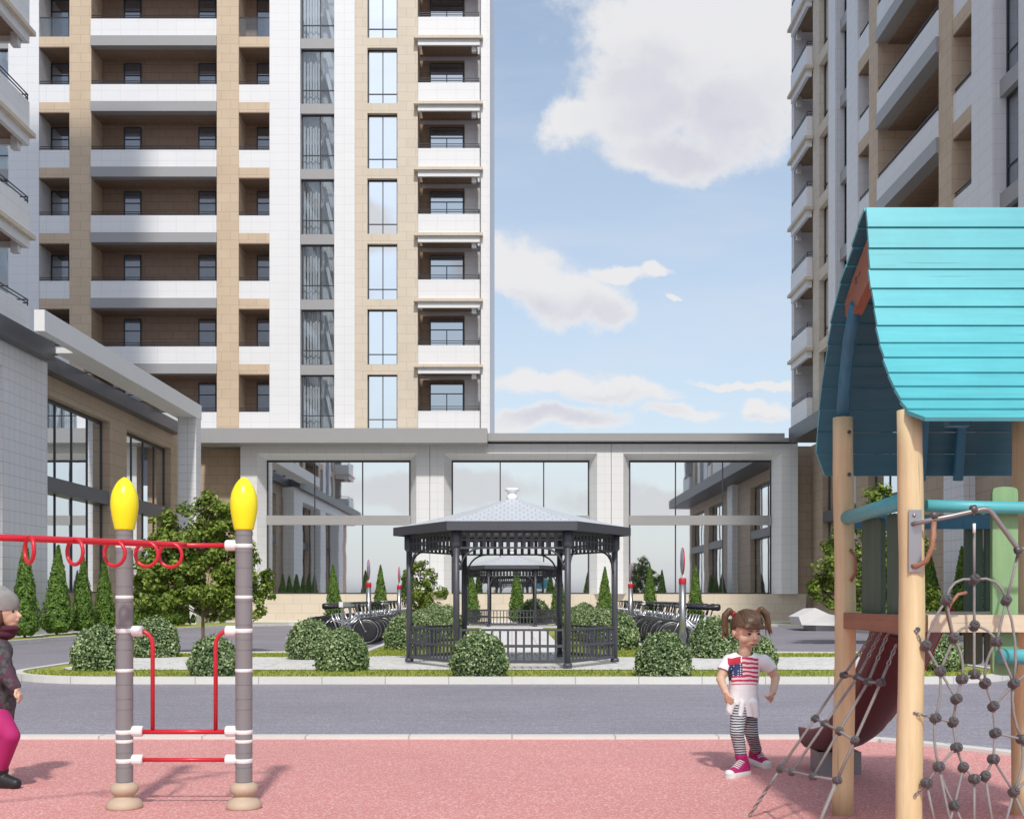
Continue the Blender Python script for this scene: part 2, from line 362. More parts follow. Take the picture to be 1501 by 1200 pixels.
def tag(o, label=None, cat=None, group=None, kind=None):
    if label: o['label'] = label
    if cat: o['category'] = cat
    if group: o['group'] = group
    if kind: o['kind'] = kind
    return o
def thing(name, label, cat, loc=(0, 0, 0), rz=0.0, group=None):
    o = bpy.data.objects.new(name, None); COL.objects.link(o); o.location = loc; o.rotation_euler = (0, 0, rz)
    o.empty_display_size = 0.2
    return tag(o, label, cat, group)
def kids(o): return [c for c in KID.get(o.name, [])]
KID = {}
def dup(root, loc, rz=0.0, label=None, group=None, scale=None):
    def rec(o, par):
        c = o.copy(); COL.objects.link(c)
        if par is not None: c.parent = par
        for ch in [x for x in bpy.data.objects if x.parent == o and x is not c]: rec(ch, c)
        return c
    r = rec(root, None); r.location = loc; r.rotation_euler = (0, 0, rz)
    if scale: r.scale = scale
    if label: r['label'] = label
    if group: r['group'] = group
    return r
def struct(mb, name, mat, label=None, cat=None):
    o = mb.build(name, mat); tag(o, label, cat, None, 'structure'); return o

# ================================================================== ground
g = MB(); g.quad((-600, -300, 0), (600, -300, 0), (600, 900, 0), (-600, 900, 0)); struct(g, 'road', 'asphalt')
edge = [(-40, 10.1), (2.5, 10.1), (2.85, 10.06), (3.12, 9.92), (3.42, 9.62), (3.9, 9.05), (4.6, 8.1), (5.4, 6.8), (6.2, 5.0), (6.8, 2.5), (7.0, -2), (7.0, -9)]
g = MB(); g.m = 0
idx = [g.vert((x, y, .006)) for x, y in edge + [(-40, -9)]]; g.face(idx[::-1]); struct(g, 'rubber_playground', 'rubber')
def offset_line(pts, d):
    out = []
    for i, p in enumerate(pts):
        a = Vector(pts[max(0, i - 1)]); b = Vector(pts[min(len(pts) - 1, i + 1)]); t = (b - a).normalized(); out.append((p[0] - t.y * d, p[1] + t.x * d))
    return out
def kerb(name, line, w, h, z=0.0):
    o2 = offset_line(line, w); g = MB()
    for i in range(len(line) - 1):
        a, b, c, d = line[i], line[i + 1], o2[i + 1], o2[i]
        A = [g.vert((q[0], q[1], z + h)) for q in (a, b, c, d)]; g.face(A)
        B = [g.vert((q[0], q[1], z)) for q in (a, b)]; g.face((B[0], B[1], A[1], A[0]))
        C = [g.vert((q[0], q[1], z)) for q in (c, d)]; g.face((C[0], C[1], A[3], A[2]))
    return struct(g, name, 'kerb')
kerb('kerb', edge, 0.16, 0.034)
def arc(cx, cy, r, a0, a1, n=10): return [(cx + r * math.cos(R(a0 + (a1 - a0) * i / n)), cy + r * math.sin(R(a0 + (a1 - a0) * i / n))) for i in range(n + 1)]
# the island: a wide front bed and a long strip behind it, drawn counter-clockwise
YF = 16.47; XB = 7.75; YB = 23.9; XS = 3.15; YE = 49.0
isl = arc(-XB + 2.0, YF + 1.9, 2.0, 180, 270, 12)
isl = [(x, YF + (y - (YF + 1.9)) * 0.95 + 1.9) for x, y in isl] + [(x, YF + (y - (YF + 1.9)) * 0.95 + 1.9) for x, y in arc(XB - 2.0, YF + 1.9, 2.0, 270, 360, 12)]
isl += [(XB, YB), (XS, YB + .6), (XS, YE), (-XS, YE), (-XS, YB + .6), (-XB, YB)]
def inset(poly, d):
    n = len(poly); out = []
    for i in range(n):
        p0, p1, p2 = Vector(poly[i - 1]), Vector(poly[i]), Vector(poly[(i + 1) % n])
        t1 = (p1 - p0).normalized(); t2 = (p2 - p1).normalized(); n1 = Vector((-t1.y, t1.x)); n2 = Vector((-t2.y, t2.x)); b = (n1 + n2)
        b = b / max(0.3, b.length_squared / 2) ; out.append(tuple(p1 + b * d))
    return out
KZ = 0.108
ins = inset(isl, 0.14)
g = MB(); n = len(isl)
for i in range(n):
    a, b, c, d = isl[i], isl[(i + 1) % n], ins[(i + 1) % n], ins[i]
    A = [g.vert((q[0], q[1], KZ)) for q in (a, b, c, d)]; g.face(A)
    B = [g.vert((q[0], q[1], 0)) for q in (a, b)]; g.face((B[0], B[1], A[1], A[0]))
    C = [g.vert((q[0], q[1], 0.05)) for q in (c, d)]; g.face((C[0], C[1], A[3], A[2]))
struct(g, 'kerb', 'kerb')
g = MB(); idx = [g.vert((x, y, .085)) for x, y in ins]; g.face(idx); struct(g, 'lawn', 'soil')
def sheet(name, poly, z, mat):
    g = MB(); idx = [g.vert((x, y, z)) for x, y in poly]; g.face(idx); return struct(g, name, mat)
sheet('paving', [(-7.0, 18.35), (7.0, 18.35), (7.3, 18.8), (7.3, 22.2), (-7.3, 22.2), (-7.3, 18.8)], .094, 'paving')
sheet('path', [(-1.12, 22.2), (1.12, 22.2), (1.12, 43.0), (-1.12, 43.0)], .098, 'path')
sheet('paving', [(-2.6, 43.0), (2.6, 43.0), (2.6, 48.2), (-2.6, 48.2)], .096, 'paving')
sheet('paving', [(-2.7, 22.2), (-1.12, 22.2), (-1.12, 22.6), (-2.7, 22.6)], .095, 'paving')
# grass blades: short tufts over the lawn
def grass():
    rng = np.random.default_rng(3); v = []; f = []
    def inlawn(x, y):
        if 18.3 < y < 22.3 and abs(x) < 7.25: return False
        if y < YB - .2: return abs(x) < XB - .25 and y > YF + .18 and (abs(x) < 5.9 or y > YF + .18 + (abs(x) - 5.9) ** 2 * .45)
        return abs(x) < XS - .2 and abs(x) > 1.15 and y < 43
    cnt = 0
    while cnt < 26000:
        y = rng.uniform(16.6, 34); x = rng.uniform(-7.6, 7.6)
        if y > 18.3 and y < 22.3 and rng.random() < .9: continue
        if not inlawn(x, y): continue
        a = rng.uniform(0, 6.28); h = rng.uniform(.02, .05); w = rng.uniform(.006, .014); lx, ly = rng.uniform(-.025, .025, 2)
        i = len(v); v += [(x - w * math.cos(a), y - w * math.sin(a), .084), (x + w * math.cos(a), y + w * math.sin(a), .084), (x + lx, y + ly, .084 + h)]; f.append((i, i + 1, i + 2)); cnt += 1
    me = bpy.data.meshes.new('grass'); me.from_pydata(v, [], f); me.materials.append(M['grassblade'])
    o = bpy.data.objects.new('grass', me); COL.objects.link(o); tag(o, None, None, None, 'stuff')
M['grassblade'] = leafmat('grass_blade', [(0, (.12, .18, .02)), (.5, (.26, .32, .045)), (1, (.42, .45, .10))], 0.6, 0.3)
grass()
# side pavements / planted strips along the two wings and along the main block
lk = [(-13.3, 8), (-13.2, 24), (-12.9, 32), (-12.5, 38), (-11.9, 44), (-11.0, 48), (-9.6, 49.6), (-8.0, 50.0)]
rk = [(-x, y) for x, y in lk]
kerb('kerb', lk[::-1], 0.15, .12); kerb('kerb', rk, 0.15, .12) if False else None
kerb('kerb', [(x, y) for x, y in rk][::1], -0.15, .12)
sheet('planting_strip', [(-14.0, 8), (-13.36, 8), (-13.26, 24), (-12.96, 32), (-12.62, 38), (-12.0, 44), (-11.1, 48.1), (-9.6, 49.8), (-8.0, 50.2), (-8.0, 52.2), (-14, 52.2)][::1], .09, 'soil')
sheet('planting_strip', [(14.0, 8), (13.36, 8), (13.26, 24), (12.96, 32), (12.62, 38), (12.0, 44), (11.1, 48.1), (9.6, 49.8), (8.0, 50.2), (8.0, 52.2), (14, 52.2)][::-1], .09, 'soil')
sheet('pavement', [(-16, 8), (-14, 8), (-14, 52.2), (-8, 52.2), (-8, 50.2), (8, 50.2), (8, 52.2), (14, 52.2), (14, 8), (16, 8), (16, 57), (-16, 57)], .086, 'paving')
kerb('kerb', [(8.0, 50.0), (-8.0, 50.0)], -0.15, .12)

# ================================================================== towers
Z0, FH, NF = 8.83, 3.16, 8
KX = 56.0 / F                      # metres per photo pixel on the main front
ZT = Z0 + FH * NF
def build_tower(T, name, label, frames=True):
    """T.map(u,w,z): u along the front from its right-hand end (negative to the left), w outwards"""
    root = thing(name, label, 'building', T['loc'])
    mp = T['map']; off = root.location
    class TB(MB):
        def ub(s, u0, u1, w0, w1, z0, z1):
            a = mp(u0, w0, z0); b = mp(u1, w1, z1); return s.box(a[0], b[0], a[1], b[1], a[2], b[2])
    def X(px): return (px - 718) * KX
    def both(px0, px1):
        yield X(px0), X(px1)
        if px0 < 226: return
        yield X(452 - px1), X(452 - px0)
    class Piece:
        """every piece of cladding is a part of its own"""
        def __init__(s, nm, mat): s.nm = nm; s.mat = mat
        def ub(s, *a): b_ = TB(off); b_.ub(*a); return b_.build(s.nm, s.mat, root)
    white = Piece('white_upright', 'white'); stone = Piece('stone_cladding', 'stone'); band = Piece('spandrel', 'grey'); core = Piece('core_wall', 'white'); soff = Piece('soffit', 'soffit'); back = Piece('balcony_wall', 'stoneshade'); ceil = Piece('ceiling', 'stoneshade'); slab = Piece('slab_edge', 'tanstone'); tanp = Piece('stone_pier', 'tanstone'); bays_ = Piece('slab_edge', 'stone')
    # full-height uprights
    for (a, b) in ((395, 440), (490, 520)):
        for u0, u1 in both(a, b): white.ub(u0, u1, 0, -1.7, Z0, ZT)
    for u0, u1 in both(705, 712): white.ub(u0, u1, 0, -1.7, Z0, ZT)
    for u0, u1 in both(712, 715): white.ub(u0, u1, -.10, -1.7, Z0, ZT)
    for u0, u1 in both(715, 718): white.ub(u0, u1, 0, -1.7, Z0, ZT)
    for u0, u1 in both(318, 350): tanp.ub(u0, u1, .02, -1.7, Z0, ZT)
    for (a, b) in ((520, 538), (582, 612)):
        for u0, u1 in both(a, b): stone.ub(u0, u1, -.12, -1.7, Z0, ZT)
    core.ub(X(-266), X(718), -1.72, -15, Z0 - .8, ZT)
    hi = T.get('top', ZT + .6)
    core.ub(X(-266), X(718), -.1, -15, ZT + .001, hi)
    vis = T.get('vis', (0, 99))
    nfr = 0
    for k in range(NF):
        zb = Z0 + FH * k; zt = zb + FH
        glassrail = k >= 6
        # small recessed balconies
        for sgn, (u0, u1) in enumerate(both(350, 395)):
            slab.ub(u0, u1, -.02, -1.7, zb, zb + .48)
            b_ = TB(off)
            if glassrail: 
                b_.ub(u0 + .01, u1 - .01, -.10, -.13, zb + .481, zb + 1.42); bo = b_.build('balustrade', 'clearglass', root)
                r_ = TB(off); r_.ub(u0, u1, -.09, -.15, zb + 1.421, zb + 1.46); r_.build('rail', 'railing', bo)
            else:
                b_.ub(u0 + .002, u1 - .002, -.03, -.18, zb + .481, zb + 1.33); bo = b_.build('parapet', 'white', root)
                r_ = TB(off); r_.ub(u0, u1, -.08, -.12, zb + 1.40, zb + 1.43); r_.ub(u0, u1, -.08, -.12, zb + 1.50, zb + 1.53); r_.build('rail', 'railing', bo)
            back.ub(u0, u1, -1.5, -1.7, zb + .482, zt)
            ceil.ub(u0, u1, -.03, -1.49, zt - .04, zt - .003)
            a = u0 + (u1 - u0) * (.36 if sgn == 0 else .0); c = u1 - (u1 - u0) * (.0 if sgn == 0 else .36)
            window(T, off, root, TB, a + .02, c - .02, -1.46, zb + .5, zb + 3.0, [(.5,)], [.76], 'darkglass')
        # main long balcony
        u0, u1 = X(133.5), X(318)
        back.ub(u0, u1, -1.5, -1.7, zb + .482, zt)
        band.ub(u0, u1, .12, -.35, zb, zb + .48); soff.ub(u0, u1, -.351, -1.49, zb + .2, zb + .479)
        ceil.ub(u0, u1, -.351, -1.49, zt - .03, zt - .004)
        p_ = TB(off); p_.ub(u0 + .004, u1 - .004, .06, -.12, zb + .481, zb + 1.31); po = p_.build('parapet', 'white', root)
        r_ = TB(off); r_.ub(u0, u1, .0, -.04, zb + 1.39, zb + 1.42); r_.ub(u0, u1, .0, -.04, zb + 1.49, zb + 1.52)
        for q in range(9): uu = u0 + (u1 - u0) * (q + .03) / 8.06; r_.ub(uu, uu + .03, -.005, -.035, zb + 1.31, zb + 1.4)
        r_.build('rail', 'railing', po)
        for a, c in ((167, 193), (279, 306)):
            window(T, off, root, TB, X(a), X(c), -1.46, zb + .5, zb + 3.0, [], [.76], 'darkglass')
        # stair glazing
        for sgn, (u0, u1) in enumerate(both(440, 490)):
            band.ub(u0, u1, -.20, -.5, zb, zb + .48)
            window(T, off, root, TB, u0, u1, -.42, zb + .481, zt - .002, [.55], [.27], 'clearglass')
            # landing walls, stair flight and curtains inside, per storey
            s_ = TB(off)
            for q in range(7):
                fq = (.04, .13, .22, .30, .38, .46, .93)[q]; s_.ub(u0 + (u1 - u0) * fq, u0 + (u1 - u0) * (fq + .055), -.62 - .05 * (q % 2), -.66 - .05 * (q % 2), zb + .49, zt - .02)
            A = u0 + (u1 - u0) * .55; B = u0 + (u1 - u0) * .97
            pts = [(A, zt - .1), (A + .16, zt - .1), (B, zb + .5), (B - .16, zb + .5)]
            s_.extrude([mp(a, -1.0, z) for a, z in pts], Vector(mp(0, -1.45, 0)) - Vector(mp(0, -1.0, 0)))
            s_.build('stair_flight', 'plainwhite', root, fix=True)
            d_ = TB(off)
        # beige bay glazing
        for sgn, (u0, u1) in enumerate(both(538, 582)):
            bays_.ub(u0, u1, -.13, -.6, zb, zb + .48)
            window(T, off, root, TB, u0, u1, -.40, zb + .481, zt - .002, [.5], [.20], 'glass')
        # end balconies that stand out of the front
        for sgn, (u0, u1) in enumerate(both(612, 705)):
            pr = T.get('pr', .15)
            if k:
                trim = TB(off); e = .17
                trim.ub(u0 - e, u1 + .1, pr + .14, -.1, zb + .285, zb + .42)
                to = trim.build('balcony_slab', 'stone', root)
                fa = TB(off); fa.ub(u0 + .03, u1 - .06, pr, pr - .14, zb + .0, zb + .284); fa.ub(u0 + .03, u0 + .16, pr - .141, -.08, zb + .0, zb + .284); fa.ub(u1 - .19, u1 - .06, pr - .141, -.08, zb + .0, zb + .284); fa.ub(u1 - .45, u1 - .22, pr - .2, pr - .42, zb - .22, zb + .179); fa.build('fascia', 'plainwhite', to)
                zp = zb + .421
            else: zp = zb + .3
            ph = 1.35 if not glassrail or True else 1.4
            p_ = TB(off)
            p_.ub(u0 + .03, u1 - .06, pr + .001, pr - .12, zp, zb + ph); p_.ub(u0 + .03, u0 + .14, pr - .121, -.12, zp, zb + ph); p_.ub(u1 - .17, u1 - .06, pr - .121, -.12, zp, zb + ph)
            po = p_.build('parapet', 'white', root)
            r_ = TB(off)
            for dz in (.10, .21):
                r_.ub(u0 + .03, u1 - .06, pr - .03, pr - .06, zb + ph + dz, zb + ph + dz + .03); r_.ub(u0 + .06, u0 + .09, pr - .06, -.1, zb + ph + dz, zb + ph + dz + .03); r_.ub(u1 - .12, u1 - .09, pr - .06, -.1, zb + ph + dz, zb + ph + dz + .03)
            for uu in (u0 + .06, u1 - .12): r_.ub(uu, uu + .03, pr - .03, pr - .06, zb + ph, zb + ph + .2)
            r_.build('rail', 'railing', po)
            back.ub(u0, u1 - .85 if sgn == 0 else u1, -1.5, -1.7, zb + .3, zt)
            if sgn == 0: white.ub(u1 - .85, u1, -1.45, -1.7, zb + .3, zt)
            ceil.ub(u0 + .161, u1 - .191, pr - .142, -1.44, zb + .18, zb + .2845)
            a, c = (X(627), X(678)) if sgn == 0 else (X(452 - 678), X(452 - 627))
            window(T, off, root, TB, a, c, -1.40, zb + .42, zb + 2.98, [.5], [.79], 'darkglass', half=True)
    return root
def window(T, off, root, TB, u0, u1, w, z0, z1, vs, hs, mat, half=False):
    p = TB(off); p.ub(u0 + .03, u1 - .03, w, w - .02, z0 + .03, z1 - .03); o = p.build('window', mat, root)
    f = TB(off); t = .055; d = .035
    f.ub(u0, u0 + t, w + d, w - .03, z0, z1); f.ub(u1 - t, u1, w + d, w - .03, z0, z1)
    f.ub(u0 + t, u1 - t, w + d, w - .03, z0, z0 + t); f.ub(u0 + t, u1 - t, w + d, w - .03, z1 - t, z1)
    hz = [z0 + (z1 - z0) * h for h in hs]
    for h in hz: f.ub(u0 + t, u1 - t, w + d - .004, w - .01, h - .022, h + .022)
    for v in vs:
        if isinstance(v, tuple): continue
        uu = u0 + (u1 - u0) * v; f.ub(uu - .022, uu + .022, w + d - .008, w - .01, z0 + t, (hz[0] - .022) if half else (z1 - t))
    f.build('frame', 'frame', o)
    return o
YM = 56.0
XR = (718 - 750.5) * KX
main = build_tower({'loc': (XR - 8, YM, 0), 'map': lambda u, w, z: (XR + u, YM - w, z), 'top': 36, 'pr': .15}, 'apartment_tower', 'white and beige apartment tower facing the courtyard over tall shop windows')
XLW, XRW = -16.1, 13.4
left = build_tower({'loc': (XLW, 30, 0), 'map': lambda u, w, z: (XLW + w, 36.3 + u, z), 'top': 46, 'pr': 1.2}, 'apartment_tower', 'apartment tower at the left edge with jutting balconies and brown slab edges')
right = build_tower({'loc': (XRW, 45, 0), 'map': lambda u, w, z: (XRW - w, 55.6 + u, z), 'top': 46}, 'apartment_tower', 'apartment tower on the right seen at a steep angle above the turquoise play tower')

# ---------------------------------------------------------------- main block: podium
o0 = main.location
def Xm(px): return (px - 750.5) * KX
def Zm(py): return CH + (HOR - py) * KX
ztop, zhd, zsl = 8.62, 7.9, 1.38
# canopy under the tower, slimmer one over the link
c = MB(o0); c.box(Xm(296), Xm(718) - .1, YM - 1.3, YM + .5, 8.50, 9.19); c.build('canopy', 'grey', main)
c = MB(o0); c.box(Xm(718) - .099, Xm(1147), YM - .45, YM + 10, 8.70, 9.07); c.box(Xm(1147), Xm(1160), YM - .35, YM + 10, 8.70, 8.86); c.build('roof_edge', 'grey', main)
c = MB(o0); c.box(Xm(718) - .098, Xm(1170), YM + .1, YM + 10, 8.621, 8.699); c.build('shadow_gap', 'frame', main)
fr = MB(o0)
bays = [(352, 630, 387, 600), (630, 896, 661, 865), (896, 1170, 924, 1135)]
for (a, b, p, q) in bays:
    x0, x1, g0, g1 = Xm(a) + .012, Xm(b) - .012, Xm(p), Xm(q); sp = .34; w0, w1 = YM, YM + .65
    f0, f1, zf = g0 - sp, g1 + sp, zhd + .26
    fr.m = 0
    fr.box(x0, f0, w0, w1 + .2, zsl, ztop); fr.box(f1, x1, w0, w1 + .2, zsl, ztop); fr.box(f0, f1, w0, w1 + .2, zf, ztop)
    # splayed reveals
    fr.extrude([(f0, w0 + .002, zsl), (g0, w1, zsl), (g0, w1 + .1, zsl), (f0, w1 + .1, zsl)], (0, 0, zhd - zsl))
    fr.extrude([(f1, w0 + .002, zsl), (f1, w1 + .1, zsl), (g1, w1 + .1, zsl), (g1, w1, zsl)], (0, 0, zhd - zsl))
    i = [fr.vert(v) for v in ((f0, w0 + .002, zf), (f1, w0 + .002, zf), (g1, w1, zhd), (g0, w1, zhd), (g0, w1 + .1, zhd), (g1, w1 + .1, zhd), (f0, w0 + .002, zhd), (f1, w0 + .002, zhd))]
    fr.face((i[0], i[3], i[2], i[1])); fr.face((i[3], i[4], i[5], i[2])); fr.face((i[0], i[6], i[3])); fr.face((i[1], i[2], i[7]))
fr.build('white_portal', 'white', main)
st = MB(o0)
st.box(Xm(345), Xm(1184), YM + .28, YM + 1.3, 0, zsl - .002)
sw = MB(o0); sw.box(Xm(285), Xm(345), YM + .9, YM + 1.5, 0, 8.49); sw.build('side_wall', 'wingstone', main)
sw = MB(o0); sw.box(Xm(1175), Xm(1230), YM + .9, YM + 1.5, 0, 8.62); sw.build('side_wall', 'wingstone', main)
st.build('plinth', 'stone', main)
for (a, b, p, q), muls in zip(bays, ((458, 529), (733, 797.5), (993, 1063))):
    g0, g1 = Xm(p), Xm(q); wy = YM + .68
    pn = MB(o0); pn.box(g0 + .02, g1 - .02, wy, wy + .02, zsl + .02, Zm(768) ); pn.box(g0 + .02, g1 - .02, wy, wy + .02, Zm(754), zhd - .02)
    po = pn.build('shop_window', 'glass', main)
    f = MB(o0)
    f.box(g0, g1, wy - .04, wy + .03, zhd - .10, zhd - .001); f.box(g0, g0 + .07, wy - .04, wy + .03, zsl, zhd - .1); f.box(g1 - .07, g1, wy - .04, wy + .03, zsl, zhd - .1); f.box(g0 + .07, g1 - .07, wy - .04, wy + .03, zsl, zsl + .06)
    for mxx in muls: f.box(Xm(mxx) - .028, Xm(mxx) + .028, wy - .035, wy + .03, zsl + .06, Zm(768) - .002); f.box(Xm(mxx) - .028, Xm(mxx) + .028, wy - .035, wy + .03, Zm(754) + .002, zhd - .1)
    f.build('frame', 'frame', po)
    bmb = MB(o0); bmb.box(g0 + .002, g1 - .002, wy - .12, wy + .04, Zm(768), Zm(754)); bmb.build('transom', 'grey', po)
# ---------------------------------------------------------------- side podiums
def side_block(root, s, xw, y0, y1, openings, cornice, mulstep=1.55, z0=zsl, white_cols=()):
    """wall facing the courtyard; s=+1 faces +X. openings: (ya, yb) along the wall"""
    off = root.location
    w = MB(off); ys = sorted(openings); cur = y0
    for a, b in ys + [(y1, y1)]:
        if a > cur: w.box(xw, xw - s * .6, cur, a, 0, zhd)
        cur = b
    for a, b in ys: w.box(xw, xw - s * .6, a, b, 0, z0)
    w.box(xw, xw - s * .6, y0, y1, zhd + .0005, 8.6)
    w.build('stone_wall', 'wingstone', root)
    for a, b in ys:
        gx = xw - s * .32
        p = MB(off); p.box(gx, gx - s * .02, a + .02, b - .02, z0 + .02, zhd - .02); po = p.build('shop_window', 'glass', root)
        f = MB(off); t = .06
        f.box(gx + s * .04, gx - s * .03, a, a + t, z0, zhd); f.box(gx + s * .04, gx - s * .03, b - t, b, z0, zhd)
        f.box(gx + s * .04, gx - s * .03, a + t, b - t, zhd - .14, zhd); f.box(gx + s * .04, gx - s * .03, a + t, b - t, z0, z0 + t)
        n = max(2, round((b - a) / mulstep))
        for i in range(1, n): yy = a + (b - a) * i / n; f.box(gx + s * .035, gx - s * .03, yy - .028, yy + .028, z0 + t, zhd - .14)
        f.build('frame', 'frame', po)
        tb = MB(off); tb.box(gx + s * .30, gx - s * .035, a + .002, b - .002, 4.73, 5.23); tb.build('transom', 'dark', po)
    cx, ca, cb, cz0, cz1 = cornice
    c = MB(off); c.box(cx, xw - s * 1.2, ca, cb, cz0, cz1); c.build('cornice', 'dark', root)
# left: the shop wing between the left tower and the main block
wing = thing('shop_wing', 'low stone shop wing with a white pergola beam along its front', 'building', (-15.3, 44, 0))
side_block(wing, 1, -15.3, 35.7, 57.0, [(38.1, 44.1), (46.05, 52.0)], (-14.9, 35.95, 52.4, 8.55, 9.06))
pb = MB(wing.location)
pb.box(-13.3, -13.60, 33.0, 49.7, 8.80, 9.41); pb.box(-13.601, -14.2, 36.0, 49.69, 8.80, 8.97)
pb.build('pergola_beam', 'plainwhite', wing)
pb = MB(wing.location); pb.box(-13.32, -14.1, 48.9, 49.66, 0, 8.798); pb.build('pergola_column', 'whitefine', wing)
pb = MB(wing.location)
for yy in (37.5, 40.5, 43.5, 46.5, 49.2): pb.box(-14.2, -14.95, yy, yy + .22, 9.08, 9.30)
pb.build('joist', 'dark', wing)
# left tower podium: white portals, stone wall, cornice
side_block(left, 1, -15.35, 6.0, 35.69, [(8.5, 14.0), (16.5, 22.5), (26.0, 32.2)], (-14.15, 5.0, 35.9, 8.53, 9.08))
pf = MB(left.location)
def rounded_col(mb, x, y0, y1, z0, z1, s):
    mb.box(x, x - s * .75, y0, y1, z0, z1)
for a, b in ((33.0, 36.2), (23.2, 25.6), (13.9, 16.4)): rounded_col(pf, -14.5, a, b, 0, 7.8, 1)
pf.box(-14.5, -15.28, 6.0, 36.2, 7.801, 8.529)
pf.build('white_portal', 'whitefine', left)
# right tower podium
side_block(right, -1, 14.62, 18.0, 56.6, [(19, 25), (27.2, 32.8), (42.2, 47.6), (49.3, 54.6)], (13.05, 17.0, 54.7, 8.5, 9.17))
pf = MB(right.location)
for a, b in ((36.6, 38.3),): pf.box(14.25, 15.0, a, b, 0, 8.499)
pf.build('white_pillar', 'whitefine', right)

# ================================================================== white angular block
ab = MB((12.0, 42.5, 0))
prof = [(10.38, .52, .0), (10.98, .84, .05), (11.45, .62, .1), (12.4, .45, .15), (12.4, .18, .15), (10.5, .22, 0)]
front = [(x, 42.0 - dy, z) for x, z, dy in prof]; backp = [(x + .25, 44.6, z * .95) for x, z, dy in prof]
n = len(prof); ai = [ab.vert(p) for p in front]; bi = [ab.vert(p) for p in backp]
ab.face(ai); ab.face(bi[::-1])
for i in range(n): ab.face((ai[i], bi[i], bi[(i + 1) % n], ai[(i + 1) % n]))
ab.box(11.1, 12.3, 42.35, 44.2, 0, .2)
o = ab.build('angular_block', 'concrete', None, fix=True); tag(o, 'white angular block with a peaked top standing on the asphalt below the right tree', 'block')

# ================================================================== gazebos
M['roofshingle'] = None
def shingle():
    m, t = newmat('roof_shingle')
    tcn = t.add('ShaderNodeTexCoord'); s = t.add('ShaderNodeSeparateXYZ'); t.set(s.inputs[0], tcn.outputs['Object'])
    g = t.add('ShaderNodeNewGeometry'); nn = t.add('ShaderNodeSeparateXYZ'); t.set(nn.inputs[0], g.outputs['True Normal'])
    # run across each roof face
    L = t.m('SQRT', t.m('ADD', t.m('MULTIPLY', nn.outputs[0], nn.outputs[0]), t.m('ADD', t.m('MULTIPLY', nn.outputs[1], nn.outputs[1]), 1e-6)))
    u = t.m('DIVIDE', t.m('SUBTRACT', t.m('MULTIPLY', s.outputs[0], nn.outputs[1]), t.m('MULTIPLY', s.outputs[1], nn.outputs[0])), L)
    c = t.add('ShaderNodeCombineXYZ'); t.set(c.inputs[0], u); t.set(c.inputs[1], t.m('MULTIPLY', s.outputs[2], 3.2))
    br = t.add('ShaderNodeTexBrick'); t.set(br.inputs['Vector'], c.outputs[0]); br.offset = 0.5
    br.inputs['Color1'].default_value = (.58, .605, .64, 1); br.inputs['Color2'].default_value = (.55, .575, .61, 1); br.inputs['Mortar'].default_value = (.42, .45, .51, 1)
    br.inputs['Scale'].default_value = 1; br.inputs['Mortar Size'].default_value = .012; br.inputs['Brick Width'].default_value = .13; br.inputs['Row Height'].default_value = .16
    b = t.add('ShaderNodeBsdfPrincipled', i_Base_Color=br.outputs[0], i_Roughness=0.5)
    finish(t, b, t.m('SUBTRACT', 1.0, br.outputs[1]), .4, .01)
    return m
M['roofshingle'] = shingle()
